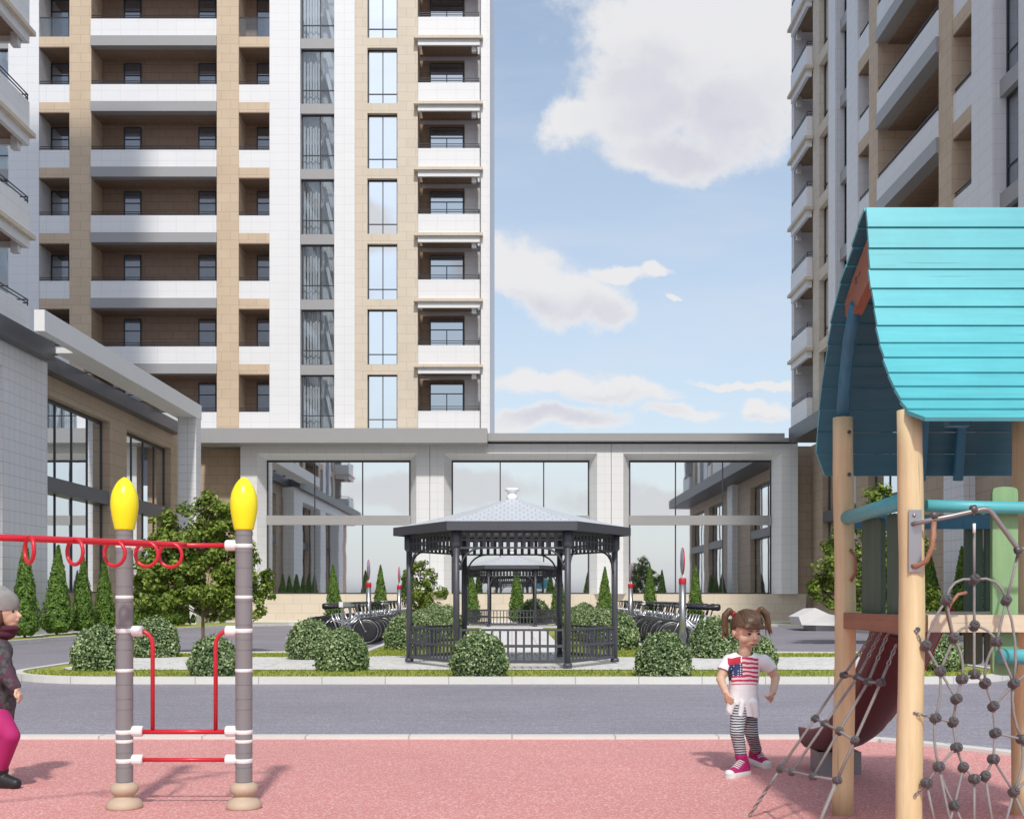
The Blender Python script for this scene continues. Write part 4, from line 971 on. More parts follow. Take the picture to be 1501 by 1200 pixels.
# ================================================================== wooden play tower
def play_tower():
    L0 = Vector((2.38, 6.0, 0))
    t = thing('play_tower', 'wooden play tower with a turquoise board roof, rope nets and a slide', 'play tower', L0)
    def mb(): return MB(L0)
    posts = [(1.845, 5.37, 2.12), (1.895, 6.62, 2.28), (2.91, 6.62, 2.28), (2.91, 5.37, 2.12)]
    for (x, y, h) in posts:
        m = mb(); pts = []; rr = []
        for i in range(14):
            f = i / 13; pts.append((x + .006 * math.sin(f * 7 + x * 9), y + .006 * math.cos(f * 5 + y), h * f - .01)); rr.append(.0605 - .004 * f + .0012 * math.sin(f * 23 + x))
        m.tube(pts, rr, 22); po = m.build('post', 'log', t)
        m = mb()
        for z in ((h - .10, h - .34) if y > 6 else (1.10,)):
            m.lathe([(.011, 0), (.011, .006)], (x + .012, y - .0605, z), 12, True, (0, -1, 0))
        m.build('bolt', 'clamp', po)
    # roof: front slope flares outward, back slope bulges like a wave
    X0, X1 = 1.80, 3.35
    fp = [(5.905, 3.225), (5.882, 3.10), (5.853, 2.90), (5.822, 2.79), (5.782, 2.69), (5.712, 2.516), (5.640, 2.424), (5.52, 2.273), (5.362, 2.131), (5.20, 2.035)]
    bp = [(5.915, 3.222), (6.03, 3.165), (6.157, 3.085), (6.35, 2.97), (6.52, 2.82), (6.63, 2.67), (6.725, 2.49), (6.80, 2.30), (6.84, 2.14), (6.85, 1.96)]
    def resample(p, n):
        d = [0]
        for a, b in zip(p, p[1:]): d.append(d[-1] + math.dist(a, b))
        out = []
        for i in range(n + 1):
            s = d[-1] * i / n; j = min(len(p) - 2, max(k_ for k_ in range(len(p)) if d[k_] <= s + 1e-9)); f = (s - d[j]) / (d[j + 1] - d[j]); out.append((p[j][0] + (p[j + 1][0] - p[j][0]) * f, p[j][1] + (p[j + 1][1] - p[j][1]) * f))
        return out
    rng = random.Random(5)
    for prof, sg in ((fp, -1), (bp, 1)):
        q = resample(prof, 13); m = mb()
        for i in range(13):
            a, b = Vector((0, *q[i])), Vector((0, *q[i + 1])); d = (b - a).normalized(); nn = Vector((0, -d.z, d.y)) * (1 if sg < 0 else -1)
            if nn.z < 0 and abs(nn.z) > .3: nn = -nn
            if nn.y * sg < 0: nn = -nn
            b = b - d * .002
            e0, e1 = X0 + rng.uniform(-.004, .004), X1 + rng.uniform(-.004, .004)
            oa, ob = a + nn * .009, b + nn * .019; ia, ib = a - nn * .010, b - nn * .0
            drop = .05 if i == 12 else 0
            pr = [oa, ob, ib, ia]
            v = [m.vert((e0 + (drop if j in (1, 2) else 0), p.y, p.z)) for j, p in enumerate(pr)] + [m.vert((e1, p.y, p.z)) for p in pr]
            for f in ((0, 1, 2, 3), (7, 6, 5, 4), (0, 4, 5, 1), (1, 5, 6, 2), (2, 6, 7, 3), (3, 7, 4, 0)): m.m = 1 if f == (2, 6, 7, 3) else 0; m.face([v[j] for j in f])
        m.build('roof_slope', ['turq', 'turqshade'], t, fix=True)
    for x in (1.888, 2.90):
        m = mb(); m.tube([(x, 6.625, 2.255), (x - .004, 6.57, 2.45), (x - .02, 6.42, 2.67), (x - .03, 6.26, 2.83)], .036, 14); m.build('rafter', 'bluebeam', t)
        m = mb(); m.tube([(x, 5.43, 2.08), (x, 5.62, 2.33), (x, 5.80, 2.62), (x, 5.88, 2.9)], .03, 12); m.build('rafter', 'bluebeam', t)
        poly = [(6.425, 2.875), (6.41, 2.80), (6.35, 2.765), (6.26, 2.775), (6.1, 2.84), (5.93, 2.90), (5.90, 2.98), (5.92, 3.15), (6.12, 3.05), (6.28, 2.97)]
        m = mb(); m.extrude([(x - .045, y, z) for y, z in poly], (.05, 0, 0)); gb = m.build('gable_board', 'rustbeam', t, fix=True)
        if x < 2:
            m = mb(); m.ring((x - .046, 6.21, 2.94), (1, 0, 0), .018, .003, 18, 5); m.tube([(x - .046, 6.17, 2.95), (x - .046, 6.13, 2.965)], .003, 5); m.build('carved_mark', 'clamp', gb)
    for x in (2.40, 2.62):
        m = mb(); m.bar((x, 6.815, 1.93), (x, 6.72, 2.45), .05, .03, (0, 1, 0)); m.build('batten', 'bluebeam', t)
    m = mb(); m.extrude([(2.05, 5.43, 2.05), (2.05, 5.50, 2.05), (2.05, 5.56, 2.20), (2.05, 5.43, 2.12)], (.10, 0, 0)); m.build('bracket', 'bluebeam', t, fix=True)
    # floor
    m = mb(); m.box(1.875, 1.925, 5.44, 6.57, 1.07, 1.16); m.build('side_beam', 'rustbeam', t)
    m = mb(); m.box(2.885, 2.935, 5.44, 6.57, 1.07, 1.16); m.build('side_beam', 'rustbeam', t)
    for y in (5.395, 6.60): m = mb(); m.box(1.928, 2.85, y - .022, y + .022, 1.085, 1.165); m.build('cross_beam', 'beam', t)
    m = mb()
    for i in range(11): y0 = 5.425 + i * .105; m.box(1.93, 2.88, y0, y0 + .098, 1.125, 1.16)
    m.build('platform', 'beam', t)
    # guard rails
    m = mb(); m.tube([(1.90, 6.58, 1.695), (1.88, 5.98, 1.70), (1.86, 5.41, 1.705)], .040, 16); m.build('guard_rail', 'turq', t)
    m = mb(); m.tube([(1.925, 5.39, 1.672), (2.2, 5.385, 1.664), (2.5, 5.39, 1.660), (2.86, 5.39, 1.668)], .029, 16); m.build('guard_rail', 'turq', t)
    m = mb(); m.tube([(2.262, 5.385, .975), (2.5, 5.385, .965), (2.86, 5.385, .96)], .036, 16); m.build('guard_rail', 'turq', t)
    m = mb(); m.box(1.95, 2.86, 6.60, 6.635, 1.635, 1.715); m.build('guard_board', 'bluebeam', t)
    m = mb(); m.box(2.92, 2.95, 5.43, 6.57, 1.635, 1.715); m.build('guard_board', 'bluebeam', t)
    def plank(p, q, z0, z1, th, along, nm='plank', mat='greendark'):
        """upright board with rounded ends; p..q along the axis, along='x' or 'y'"""
        m = mb(); out = []
        for i in range(9):
            f = i / 8; a = math.pi * min(.99999, f); out.append((p + (q - p) * (.5 - .5 * math.cos(a)), z1 - .03 + .03 * math.sin(a) ** .45))
        for i in range(9):
            f = i / 8; a = math.pi * min(.99999, f); out.append((q + (p - q) * (.5 - .5 * math.cos(a)), z0 + .03 - .03 * math.sin(a) ** .45))
        if along == 'x': m.extrude([(u, th, z) for u, z in out], (0, .026, 0))
        else: m.extrude([(th, u, z) for u, z in out], (.026, 0, 0))
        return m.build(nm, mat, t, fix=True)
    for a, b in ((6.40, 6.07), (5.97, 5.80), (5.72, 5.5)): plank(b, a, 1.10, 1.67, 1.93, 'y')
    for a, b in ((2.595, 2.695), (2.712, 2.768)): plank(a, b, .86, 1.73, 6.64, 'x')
    for a, b in ((2.252, 2.372), (2.44, 2.56), (2.63, 2.75)): plank(a, b, .88, 1.765, 5.435, 'x', 'plank', 'greenplank')
    # slide going straight back down from the tower: a trough with a flat strip and a wide flared side
    rim = [(6.60, 1.165), (6.80, 1.01), (6.94, .895), (7.06, .80), (7.28, .655), (7.5, .53), (7.7, .425), (7.88, .355), (8.1, .315), (8.3, .30), (8.46, .29)]
    def cross(y, z):
        inn = [(2.10, .0), (2.112, -.075), (2.145, -.115), (2.20, -.125), (2.28, -.120), (2.37, -.09), (2.45, -.04), (2.505, .012)]
        return [(x, y, z + dz) for x, dz in inn]
    m = mb(); rows_ = []
    for y, z in rim: rows_.append([m.vert(p) for p in cross(y, z)])
    for a, b in zip(rows_, rows_[1:]):
        for q in range(7): m.m = 1 if q in (2, 3) else 0; m.face((a[q], a[q + 1], b[q + 1], b[q]), True)
    m.m = 0; low = []
    for y, z in rim: low.append([m.vert((p[0] + (-.012 if q_ < 4 else .012), p[1], p[2] - (.02 if 0 < q_ < 7 else 0))) for q_, p in enumerate(cross(y, z))])
    for a, b in zip(low, low[1:]):
        for q in range(7): m.face((b[q], b[q + 1], a[q + 1], a[q]), True)
    sl = m.build('slide', ['maroon', 'slidegrey'], t)
    m = mb()
    y, z = rim[-1]; lip = [(2.112, y, z - .10)] + [(2.305 - .19 * math.cos(math.pi * q / 8), y + .13 * math.sin(math.pi * q / 8), z - .115) for q in range(9)] + [(2.49, y, z - .02)]
    m.extrude(lip, (0, 0, .03)); m.build('lip', 'slidegrey', sl, fix=True)
    for x, dz in ((2.10, 0), (2.507, .012)): m = mb(); m.tube([(x, y, z + dz) for y, z in rim], .013, 8); m.build('rim', 'redrim', sl)
    m = mb(); m.box(2.14, 2.44, 8.10, 8.32, 0, .165); m.build('slide_foot', 'greypost', sl)
    # panel shade behind the exit
    # ------------------------------------------------ climbing net on the left side
    DD = [6.45, 6.2, 5.9, 5.65]
    top = [(1281, 927), (1291, 927), (1302, 927), (1314, 944)]
    r1 = [(1237, 989), (1257, 992), (1272.6, 999), (1291, 1000)]; r2 = [(1194.7, 1052.6), (1209, 1060), (1230, 1071), (1253, 1085)]; r3 = [(1143.7, 1126), (1160.7, 1130.5), (1192, 1137.6), (1227, 1143)]
    n0 = thing('x', None, None, L0); bpy.data.objects.remove(n0)
    ropes = mb(); rods = mb(); ch = mb(); nodes = []
    def chain(m, a, b, link=.030, r=.0042):
        a, b = Vector(a), Vector(b); L = (b - a).length; n = max(2, int(L / (link * .78))); d = (b - a).normalized(); s1 = d.orthogonal().normalized(); s2 = d.cross(s1)
        for i in range(n):
            c = a + d * L * (i + .5) / n; s = s1 if i % 2 else s2; pts = []
            for j in range(9): an = 2 * math.pi * j / 8; pts.append(c + d * link * .5 * math.cos(an) + s * link * .27 * math.sin(an))
            m.tube(pts, r, 5, False)
    for i in range(4):
        pts = [P(*r1[i], DD[i]), P(*r2[i], DD[i]), P(*r3[i], DD[i])]; nodes += pts
        tp = P(*top[i], DD[i]); s = pts[0].lerp(tp, .45); chain(ch, s, tp); ropes.tube([s] + pts, .0075, 7)
    e0 = P(1098, 1191, 6.55); e0.z = .01; mid = P(*r3[0], DD[0]).lerp(e0, .45); ropes.tube([P(*r3[0], DD[0]), mid], .0075, 7); chain(ch, mid, e0)
    e3 = P(1182, 1250, 5.65); e3.z = .0; ropes.tube([P(*r3[3], DD[3]), e3], .0095, 7)
    for row in (r1, r2, r3): rods.tube([P(*q, d) for q, d in zip(row, DD)], .0075, 7)
    net = ropes.build('climbing_net', 'rope', t); rods.build('rung', 'rope', net); ch.build('chain', 'chain', net)
    def clamps(pts, par, r=.0165):
        for p in pts:
            m = mb(); q = rng.uniform(0, 1.5); ax = Vector((math.sin(q) * .4, -.75, math.cos(q) * .6))
            m.lathe([(r * .8, -r * 1.15), (r * 1.1, -r * .8), (r * 1.1, r * .8), (r * .8, r * 1.15)], p, 10, False, ax); m.lathe([(r * .55, r * 1.14), (r * .5, r * 1.45)], p, 8, False, ax); m.build('rope_clamp', 'clamp', par)
    clamps(nodes, net, .0185)
    # ------------------------------------------------ round net on the front
    Dn = 5.285
    N = {0: (1428, 849), 1: (1387, 880), 2: (1475, 880), 3: (1428, 917), 4: (1398, 935), 5: (1461, 940), 6: (1357, 946), 7: (1378, 983), 8: (1410, 995), 9: (1428, 988), 10: (1444, 1001), 11: (1486, 1002), 12: (1402, 1024), 13: (1371, 1052), 14: (1397, 1058), 15: (1402, 1095), 16: (1376, 1123), 17: (1358, 1147), 18: (1412, 1124), 19: (1428, 1141), 20: (1444, 1137), 21: (1456, 1035), 22: (1459, 1074), 23: (1456, 1112), 24: (1486, 1160), 25: (1498, 1083), 26: (1399, 1180), 27: (1530, 1040), 28: (1540, 960), 29: (1520, 1130)}
    def Q(i): return P(*N[i], Dn - .02 * math.sin(i * 1.7))
    E = [(0, 1, .25), (0, 2, .25), (1, 6, .06), (1, 4, 0), (0, 3, 0), (3, 4, .15), (3, 5, .15), (3, 9, 0), (2, 5, 0), (4, 7, 0), (6, 7, 0), (4, 8, .1), (5, 10, .1), (2, 11, .06), (5, 11, 0), (8, 12, 0), (7, 12, 0), (7, 13, -.05), (12, 14, 0), (13, 14, 0), (13, 16, -.05), (14, 15, 0), (15, 16, 0), (16, 17, 0), (15, 18, 0), (18, 19, .05), (19, 20, .05), (20, 23, 0), (23, 22, 0), (22, 21, 0), (21, 10, 0), (21, 11, 0), (22, 25, 0), (11, 25, -.08), (25, 24, -.08), (23, 24, 0), (18, 26, 0), (16, 26, -.04), (11, 28, 0), (25, 27, 0), (27, 28, 0), (25, 29, 0), (24, 29, 0), (27, 29, 0), (8, 9, 0), (9, 10, 0)]
    m = mb()
    for a, b, sag in E:
        A, B = Q(a), Q(b); d = B - A; mid = (A + B) / 2; nn = Vector((d.z, 0, -d.x)); 
        if nn.z < 0: nn = -nn
        m.tube([A, A.lerp(mid, .5) + nn * sag * .75, mid + nn * sag, mid.lerp(B, .5) + nn * sag * .75, B], .0062, 7)
    for a, (x, y) in ((17, (1372, 1215)), (16, (1400, 1240)), (26, (1384, 1230)), (26, (1420, 1225)), (19, (1428, 1240)), (20, (1460, 1240)), (24, (1466, 1235)), (24, (1515, 1230))): m.tube([Q(a), P(x, y, Dn)], .0062, 7)
    for x in (1372, 1400, 1428, 1460, 1515):
        a = P(x, 1238, Dn); m.tube([a, (a.x, a.y, .0)], .0062, 6)
    m.tube([P(1428, 770, Dn), Q(0)], .0062, 7); m.tube([P(1491, 815, Dn), P(1483, 850, Dn), Q(2)], .0062, 7)
    fnet = m.build('climbing_net', 'rope', t)
    clamps([Q(i) for i in N], fnet, .0205)
    for (x, y), i in (((1340, 923), 6), ((1340, 1044), 13), ((1340, 1167), 17)): 
        m = mb(); a = P(x, y, 5.31); b = Q(i); s = a.lerp(b, .55); chain(m, a, s, .022, .003); m.tube([s, b], .005, 6); m.build('chain', 'chain', fnet)
    m = mb(); pp = P(1333, 768, 5.31); m.tube([P(1337, 768, 5.31), P(1344, 766, 5.27), P(1395, 756, Dn - .02), P(1440, 746, Dn - .02), P(1448, 746, Dn - .02), P(1454, 751, Dn - .02), P(1492, 804, Dn - .02), P(1515, 804, Dn - .02), P(1600, 800, Dn)], .0115, 10)
    hp = m.build('hanger_pipe', 'chain', t)
    m = mb(); m.tube([P(1369, 764, Dn - .02), P(1367, 800, Dn - .02), P(1358, 822, Dn - .02), P(1343, 830, 5.29), P(1336, 829, 5.31)], .012, 10)
    m.tube([P(1417, 868, Dn), P(1404, 871, Dn), P(1394, 884, Dn), P(1388, 897, Dn), P(1396, 930, Dn)], .008, 8); m.build('grab_handle', 'rustbeam', hp)
    m = mb()
    for x, y in ((1369, 755), (1427, 746), (1492, 806)): m.lathe([(.015, -.014), (.019, -.010), (.019, .010), (.015, .014)], P(x, y, Dn - .02), 12, True, (1, 0, .2)); m.lathe([(.008, -.03), (.008, -.012)], P(x, y, Dn - .02), 8)
    m.build('pipe_collar', 'clamp', hp)
    for x, y in ((1370, 782), (1428, 774)): m = mb(); m.tube([P(x, y - 7, Dn - .02), P(x, y + 7, Dn - .02)], .0072, 8); m.build('sleeve', 'whiteplastic', hp)
    m = mb(); a, b = P(1332, 838, 5.303), P(1350, 747, 5.309); m.box(a.x, b.x, 5.300, 5.306, a.z, b.z); pl = m.build('post_plate', 'steel', t)
    m = mb()
    for y in (755, 832): m.lathe([(.009, 0), (.008, .006), (.004, .009)], P(1340, y, 5.300), 12, True, (0, -1, 0))
    m.build('bolt', 'steel', pl)
    m = mb(); m.tube([P(1247, 806, 6.55), P(1253, 815, 6.5), P(1254, 838, 6.5), P(1248, 850, 6.55)], .010, 8); m.build('grab_handle', 'rustbeam', t)
play_tower()

# ================================================================== climbing bars with rings
def climber():
    L0 = Vector((-1.93, 6.83, 0)); D = 6.83
    t = thing('climbing_frame', 'red climbing bars with hanging rings between grey posts topped by yellow buds', 'climbing frame', L0)
    def Z(py, d=D): return CH + (HOR - py) * d / F
    cx = [(182.5 - 750.5) * D / F, (357.5 - 750.5) * D / F]
    pos = [(cx[0], D), (cx[1], D), (-3.35, 5.45)]
    for (x, y) in pos:
        m = MB(L0); zs = [Z(q) for q in (1162, 1130, 1107, 1098, 1040, 1015, 985, 962, 941, 918, 901, 886, 861, 830, 800, 778)]
        # collars cut into the post: a stack of sleeves
        ztop = Z(776); z = .10; hgt = [.062, .085, .085, .135, .12, .06, .085, .085, .12, .06, .085, .135, .09, .11, .09, .1, .06, .05]
        prof = [(.049, .05)]
        i = 0
        while z < ztop - .01:
            h = hgt[i % len(hgt)]; e = min(ztop, z + h); prof += [(.0475, z), (.0475, z + .0016), (.0494, z + .0018), (.0494, e - .0016), (.0475, e - .0014)]; z = e; i += 1
        m.lathe(prof, (x, y, 0), 56, False); po = m.build('post', 'greypost', t)
        m = MB(L0); m.lathe([(.085, 0), (.103, .006), (.106, .022), (.096, .046), (.078, .062), (.060, .072), (.055, .082), (.066, .088), (.079, .104), (.082, .124), (.076, .142), (.058, .156), (.050, .16)], (x, y, 0), 28); m.build('foot', 'tan', t)
        zb = Z(777); hh = Z(699) - zb
        m = MB(L0); m.lathe([(.050, 0), (.056, .004), (.058, .012 * 1)] + [(r_, f_ * hh) for f_, r_ in ((.10, .0625), (.20, .069), (.32, .0755), (.44, .0795), (.54, .0795), (.64, .0765), (.73, .0690), (.81, .0585), (.88, .0460), (.935, .0325), (.97, .0200), (.99, .0100), (1.0, .002))], (x, y, zb), 32); m.build('finial', 'yellow', t)
        for py, h in ((800, .012), (875, .010), (924, .013), (982, .010), (1072, .013), (1085.5, .010), (1114, .013)):
            m = MB(L0); m.lathe([(.0495, -h), (.0515, -h + .002), (.0515, h - .002), (.0495, h)], (x, y, Z(py)), 26); m.build('band', 'whiteplastic', po)
    # clamps
    for py in (799, 924.5, 1071, 1113):
        for x, s in ((cx[0], 1), (cx[1], -1)):
            m = MB(L0); c = Vector((x + s * .076, D, Z(py))); h = .031
            m.lathe([(.026, -.033), (.032, -.027), (.032, .027), (.026, .033)], c, 16, False, (1, 0, 0)); m.build('clamp', 'whiteplastic', t)
    def bar(pts, r=.0155): m = MB(L0); m.tube(pts, r, 12); return m.build('bar', 'red', t)
    xa, xb = cx[0] + .10, cx[1] - .10
    for py in (799, 1072, 1113): bar([(xa, D, Z(py)), (xb, D, Z(py))], .0145 if py != 1113 else .012)
    for s, x0 in ((1, xa), (-1, xb)):
        pts = [(x0, D, Z(925))]
        for i in range(8):
            a = R(90) * i / 7; pts.append((x0 + s * (.0 + .066 * math.sin(a)), D, Z(925) - .085 * (1 - math.cos(a))))
        pts.append((x0 + s * .066, D, Z(1070))); bar(pts, .0125)
    zr = Z(799)
    curve = [(-1.925, 6.83), (-1.95, 6.77), (-2.0, 6.70), (-2.09, 6.58), (-2.22, 6.42), (-2.36, 6.22), (-2.50, 6.04), (-2.68, 5.88), (-2.95, 5.70), (-3.30, 5.50)]
    bar([(x, y, zr) for x, y in curve], .0185)
    for (px, d, w) in ((43, 5.97, .32), (110, 6.21, .58), (168, 6.45, .80), (215, 6.60, .90), (250, 6.73, .93)):
        x = (px - 750.5) * d / F; v = Vector((x, d, 0)).normalized(); side = Vector((v.y, -v.x, 0)); nn = v * w + side * math.sqrt(1 - w * w)
        m = MB(L0); m.ring((x, d, zr - .062), nn, .068, .0105, 30, 9); m.build('ring', 'red', t)
climber()

# ================================================================== people
def ico():
    bm = bmesh.new(); bmesh.ops.create_icosphere(bm, subdivisions=3, radius=1); v = np.array([q.co[:] for q in bm.verts]); f = np.array([[q.index for q in p.verts] for p in bm.faces]); bm.free(); return v, f
ICO = ico()
def blob(name, prims, mat, parent, off, voxel=.006, smooth=5, cuts=(), bone=None):
    off = Vector(off); VS, FS = [], []
    def sph(c, rad, rot=None):
        v = ICO[0] * np.array(rad)
        if rot: v = v @ np.array(rot).T
        FS.append(ICO[1] + sum(map(len, VS))); VS.append(v + np.array(Vector(c) - off))
    for p in prims:
        if p[0] == 'e': sph(p[1], p[2], Euler(p[3]).to_matrix() if len(p) > 3 else None)
        else:
            a, ra, b, rb = Vector(p[1]), p[2], Vector(p[3]), p[4]; L = (b - a).length; n = max(2, int(L / (min(ra, rb) * .35)) + 1)
            for i in range(n + 1): f = i / n; sph(a.lerp(b, f), (ra + (rb - ra) * f,) * 3)
    me = bpy.data.meshes.new(name); me.from_pydata(np.concatenate(VS).tolist(), [], np.concatenate(FS).tolist())
    o = bpy.data.objects.new(name, me); COL.objects.link(o)
    rm = o.modifiers.new('r', 'REMESH'); rm.mode = 'VOXEL'; rm.voxel_size = voxel
    sm = o.modifiers.new('s', 'SMOOTH'); sm.iterations = smooth; sm.factor = .5
    dg = bpy.context.evaluated_depsgraph_get(); dg.update(); nm = bpy.data.meshes.new_from_object(o.evaluated_get(dg)); o.modifiers.clear(); o.data = nm; bpy.data.meshes.remove(me); nm.name = name
    if cuts:
        bm = bmesh.new(); bm.from_mesh(nm)
        for c in cuts:
            if callable(c):
                bmesh.ops.delete(bm, geom=[f for f in bm.faces if c(f.calc_center_median() + off)], context='FACES')
            else: bmesh.ops.bisect_plane(bm, geom=bm.verts[:] + bm.edges[:] + bm.faces[:], plane_co=Vector(c[0]) - off, plane_no=Vector(c[1]), clear_outer=True)
        bm.to_mesh(nm); bm.free()
    nm.materials.clear(); nm.materials.append(M[mat])
    nm.polygons.foreach_set('use_smooth', [True] * len(nm.polygons))
    o.parent = parent
    return o
def skin(name, col):
    m, t = newmat(name); tcn = t.add('ShaderNodeTexCoord'); n = t.noise(tcn.outputs['Object'], 14, 4)
    c = t.mix(n, tuple(x * .93 for x in col), tuple(min(1, x * 1.07) for x in col))
    b = t.add('ShaderNodeBsdfPrincipled', i_Base_Color=c, i_Roughness=0.5); b.inputs['Subsurface Weight'].default_value = .12; b.inputs['Subsurface Radius'].default_value = (.012, .005, .003); b.inputs['Subsurface Scale'].default_value = 1.0
    finish(t, b); return m
M['skin'] = skin('skin', (.64, .42, .30)); M['lip'] = plain('lip', (.30, .07, .07), .4); M['eye'] = plain('eye', (.02, .014, .01), .15); M['eyewhite'] = plain('eye_white', (.65, .62, .6), .3)
def hairmat():
    m, t = newmat('hair'); tcn = t.add('ShaderNodeTexCoord'); mp = t.add('ShaderNodeMapping'); t.set(mp.inputs[0], tcn.outputs['Object']); mp.inputs['Scale'].default_value = (90, 60, 9)
    n = t.noise(mp.outputs[0], 1, 5, .7); c = t.mix(n, (.035, .018, .010), (.17, .095, .05))
    b = t.add('ShaderNodeBsdfPrincipled', i_Base_Color=c, i_Roughness=0.42); finish(t, b, n, .5, .004); return m
M['hair'] = hairmat()
def girl():
    D = 8.2; L0 = Vector(((1090 - 750.5) * D / F, D, 0))
    t = thing('person', 'small girl with pigtails in a white flag T-shirt, striped leggings and magenta sneakers, walking', 'person', L0)
    def G(x, y, d=D): return P(x, y, d)
    # shirt with the flag print
    m, tt = newmat('flag_shirt'); tcn = tt.add('ShaderNodeTexCoord'); s = tt.add('ShaderNodeSeparateXYZ'); tt.set(s.inputs[0], tcn.outputs['Object']); x, y, z = s.outputs
    wob = tt.m('MULTIPLY', tt.m('SUBTRACT', tt.noise(tcn.outputs['Object'], 16, 2), .5), .022)
    xs = tt.m('ADD', x, wob); zs = tt.m('ADD', tt.m('ADD', z, wob), tt.m('MULTIPLY', tt.m('ABSOLUTE', tt.m('SUBTRACT', x, -.0)), .10))
    def box(a, b, c, d):
        return tt.m('MULTIPLY', tt.m('MULTIPLY', tt.m('GREATER_THAN', xs, a), tt.m('LESS_THAN', xs, b)), tt.m('MULTIPLY', tt.m('GREATER_THAN', zs, c), tt.m('LESS_THAN', zs, d)))
    front = tt.m('LESS_THAN', y, -.02)
    flag = tt.m('MULTIPLY', tt.m('MAXIMUM', box(-.022, .098, .645, .825), box(-.105, .085, .635, .705)), front)
    stripe = tt.m('GREATER_THAN', tt.m('FRACT', tt.m('DIVIDE', zs, .0305)), .5)
    scol = tt.mix(stripe, (.80, .62, .65), (.50, .035, .10))
    canton = tt.m('MULTIPLY', box(-.118, -.018, .698, .785), front)
    vo = tt.add('ShaderNodeTexVoronoi'); vo.inputs['Scale'].default_value = 62; vo.inputs['Randomness'].default_value = .2; tt.set(vo.inputs['Vector'], tcn.outputs['Object'])
    ccol = tt.mix(tt.m('LESS_THAN', vo.outputs['Distance'], .30), (.035, .055, .16), (.75, .76, .8))
    patch = tt.m('MULTIPLY', box(-.125, -.030, .780, .828), front)
    c = tt.mix(flag, (.80, .79, .81), scol); c = tt.mix(canton, c, ccol); c = tt.mix(patch, c, (.52, .03, .06))
    b = tt.add('ShaderNodeBsdfPrincipled', i_Base_Color=c, i_Roughness=0.85); finish(tt, b, tt.noise(tcn.outputs['Object'], 9, 4), .5, .02); M['flagshirt'] = m
    m, tt = newmat('striped_leggings'); tcn = tt.add('ShaderNodeTexCoord'); s = tt.add('ShaderNodeSeparateXYZ'); tt.set(s.inputs[0], tcn.outputs['Object'])
    w = tt.m('ADD', s.outputs[2], tt.m('MULTIPLY', tt.m('SUBTRACT', tt.noise(tcn.outputs['Object'], 15, 3), .5), .016))
    c = tt.mix(tt.m('GREATER_THAN', tt.m('FRACT', tt.m('DIVIDE', w, .0175)), .48), (.55, .56, .58), (.05, .055, .07))
    b = tt.add('ShaderNodeBsdfPrincipled', i_Base_Color=c, i_Roughness=0.85); finish(tt, b); M['stripes'] = m
    M['magenta'] = plain('magenta_canvas', (.42, .012, .13), .7); M['sole'] = plain('white_rubber', (.72, .72, .70), .5); M['tie'] = plain('hair_tie', (.45, .02, .03), .5)
    # ---- body: one continuous skin surface
    hc = G(1095, 922, 8.22); f = Vector((.36, -.92, -.20)).normalized(); r_ = Vector((0, 0, 1)).cross(f).normalized() * -1   # r_ points to the picture's right
    r_ = f.cross(Vector((0, 0, 1))).normalized() * -1; up = r_.cross(f).normalized()
    if up.z < 0: up = -up
    if r_.x < 0: r_ = -r_
    def H(a, b_, c_): return hc + r_ * a + f * b_ + up * c_
    Ls = G(1066, 968, 8.2); Le = G(1056, 995, 8.17); Lw = G(1064, 1014, 8.05)
    Rs = G(1122, 968, 8.22); Re = G(1137, 993, 8.25); Rw = G(1133, 1014, 8.14)
    hipL, hipR = G(1084, 1038, 8.2), G(1097, 1038, 8.24)
    kL, aL = G(1080, 1073, 8.08), G(1086, 1107, 8.10); kR, aR = G(1101, 1073, 8.24), G(1108, 1097, 8.50)
    body = [('e', hc + up * .012 - f * .012, (.098, .112, .112)), ('e', H(0, .035, -.035), (.078, .066, .075)), ('e', H(0, .045, -.082), (.052, .05, .042)),
            ('e', H(-.045, .05, -.055), (.040, .036, .036)), ('e', H(.045, .05, -.055), (.040, .036, .036)),
            ('c', H(0, .098, -.012), .010, H(0, .116, -.040), .0155), ('e', H(0, .096, -.050), (.020, .014, .012)),
            ('e', H(-.098, -.012, -.025), (.014, .026, .032)), ('e', H(.098, -.012, -.025), (.014, .026, .032)),
            ('e', H(0, .092, -.078), (.028, .014, .010)), ('e', H(0, .086, -.092), (.026, .014, .010)),
            ('c', G(1093, 944, 8.22), .045, G(1091, 962, 8.23), .050), ('c', G(1090, 972, 8.225), .055, G(1091, 1030, 8.225), .06),
            ('c', Ls, .038, Le, .031), ('c', Le, .031, Lw, .023), ('c', Rs, .038, Re, .031), ('c', Re, .031, Rw, .024),
            ('c', hipL, .048, kL, .036), ('c', kL, .036, aL, .028), ('c', hipR, .048, kR, .036), ('c', kR, .036, aR, .028)]
    # hands: palm, four fingers of different lengths, thumb
    def hand(w, dirn, palmn, thumb, curl):
        d = Vector(dirn).normalized(); pn = Vector(palmn); pn = (pn - d * pn.dot(d)).normalized(); s = d.cross(pn); pr = []
        pc = w + d * .032
        for q in (-1.2, -.4, .4, 1.2): pr.append(('c', w + d * .006 + s * q * .008, .0125, w + d * .048 + s * q * .0115, .0105))
        for j, L in enumerate((.040, .046, .043, .033)):
            b0 = w + d * .052 + s * (j - 1.5) * .0142; c1 = curl * (1 + .12 * j); m1 = b0 + (d * math.cos(c1) + pn * math.sin(c1)) * L * .55; c2 = c1 * 2.1; m2 = m1 + (d * math.cos(c2) + pn * math.sin(c2)) * L * .5
            pr += [('c', b0, .0078, m1, .0070), ('c', m1, .0070, m2, .0060)]
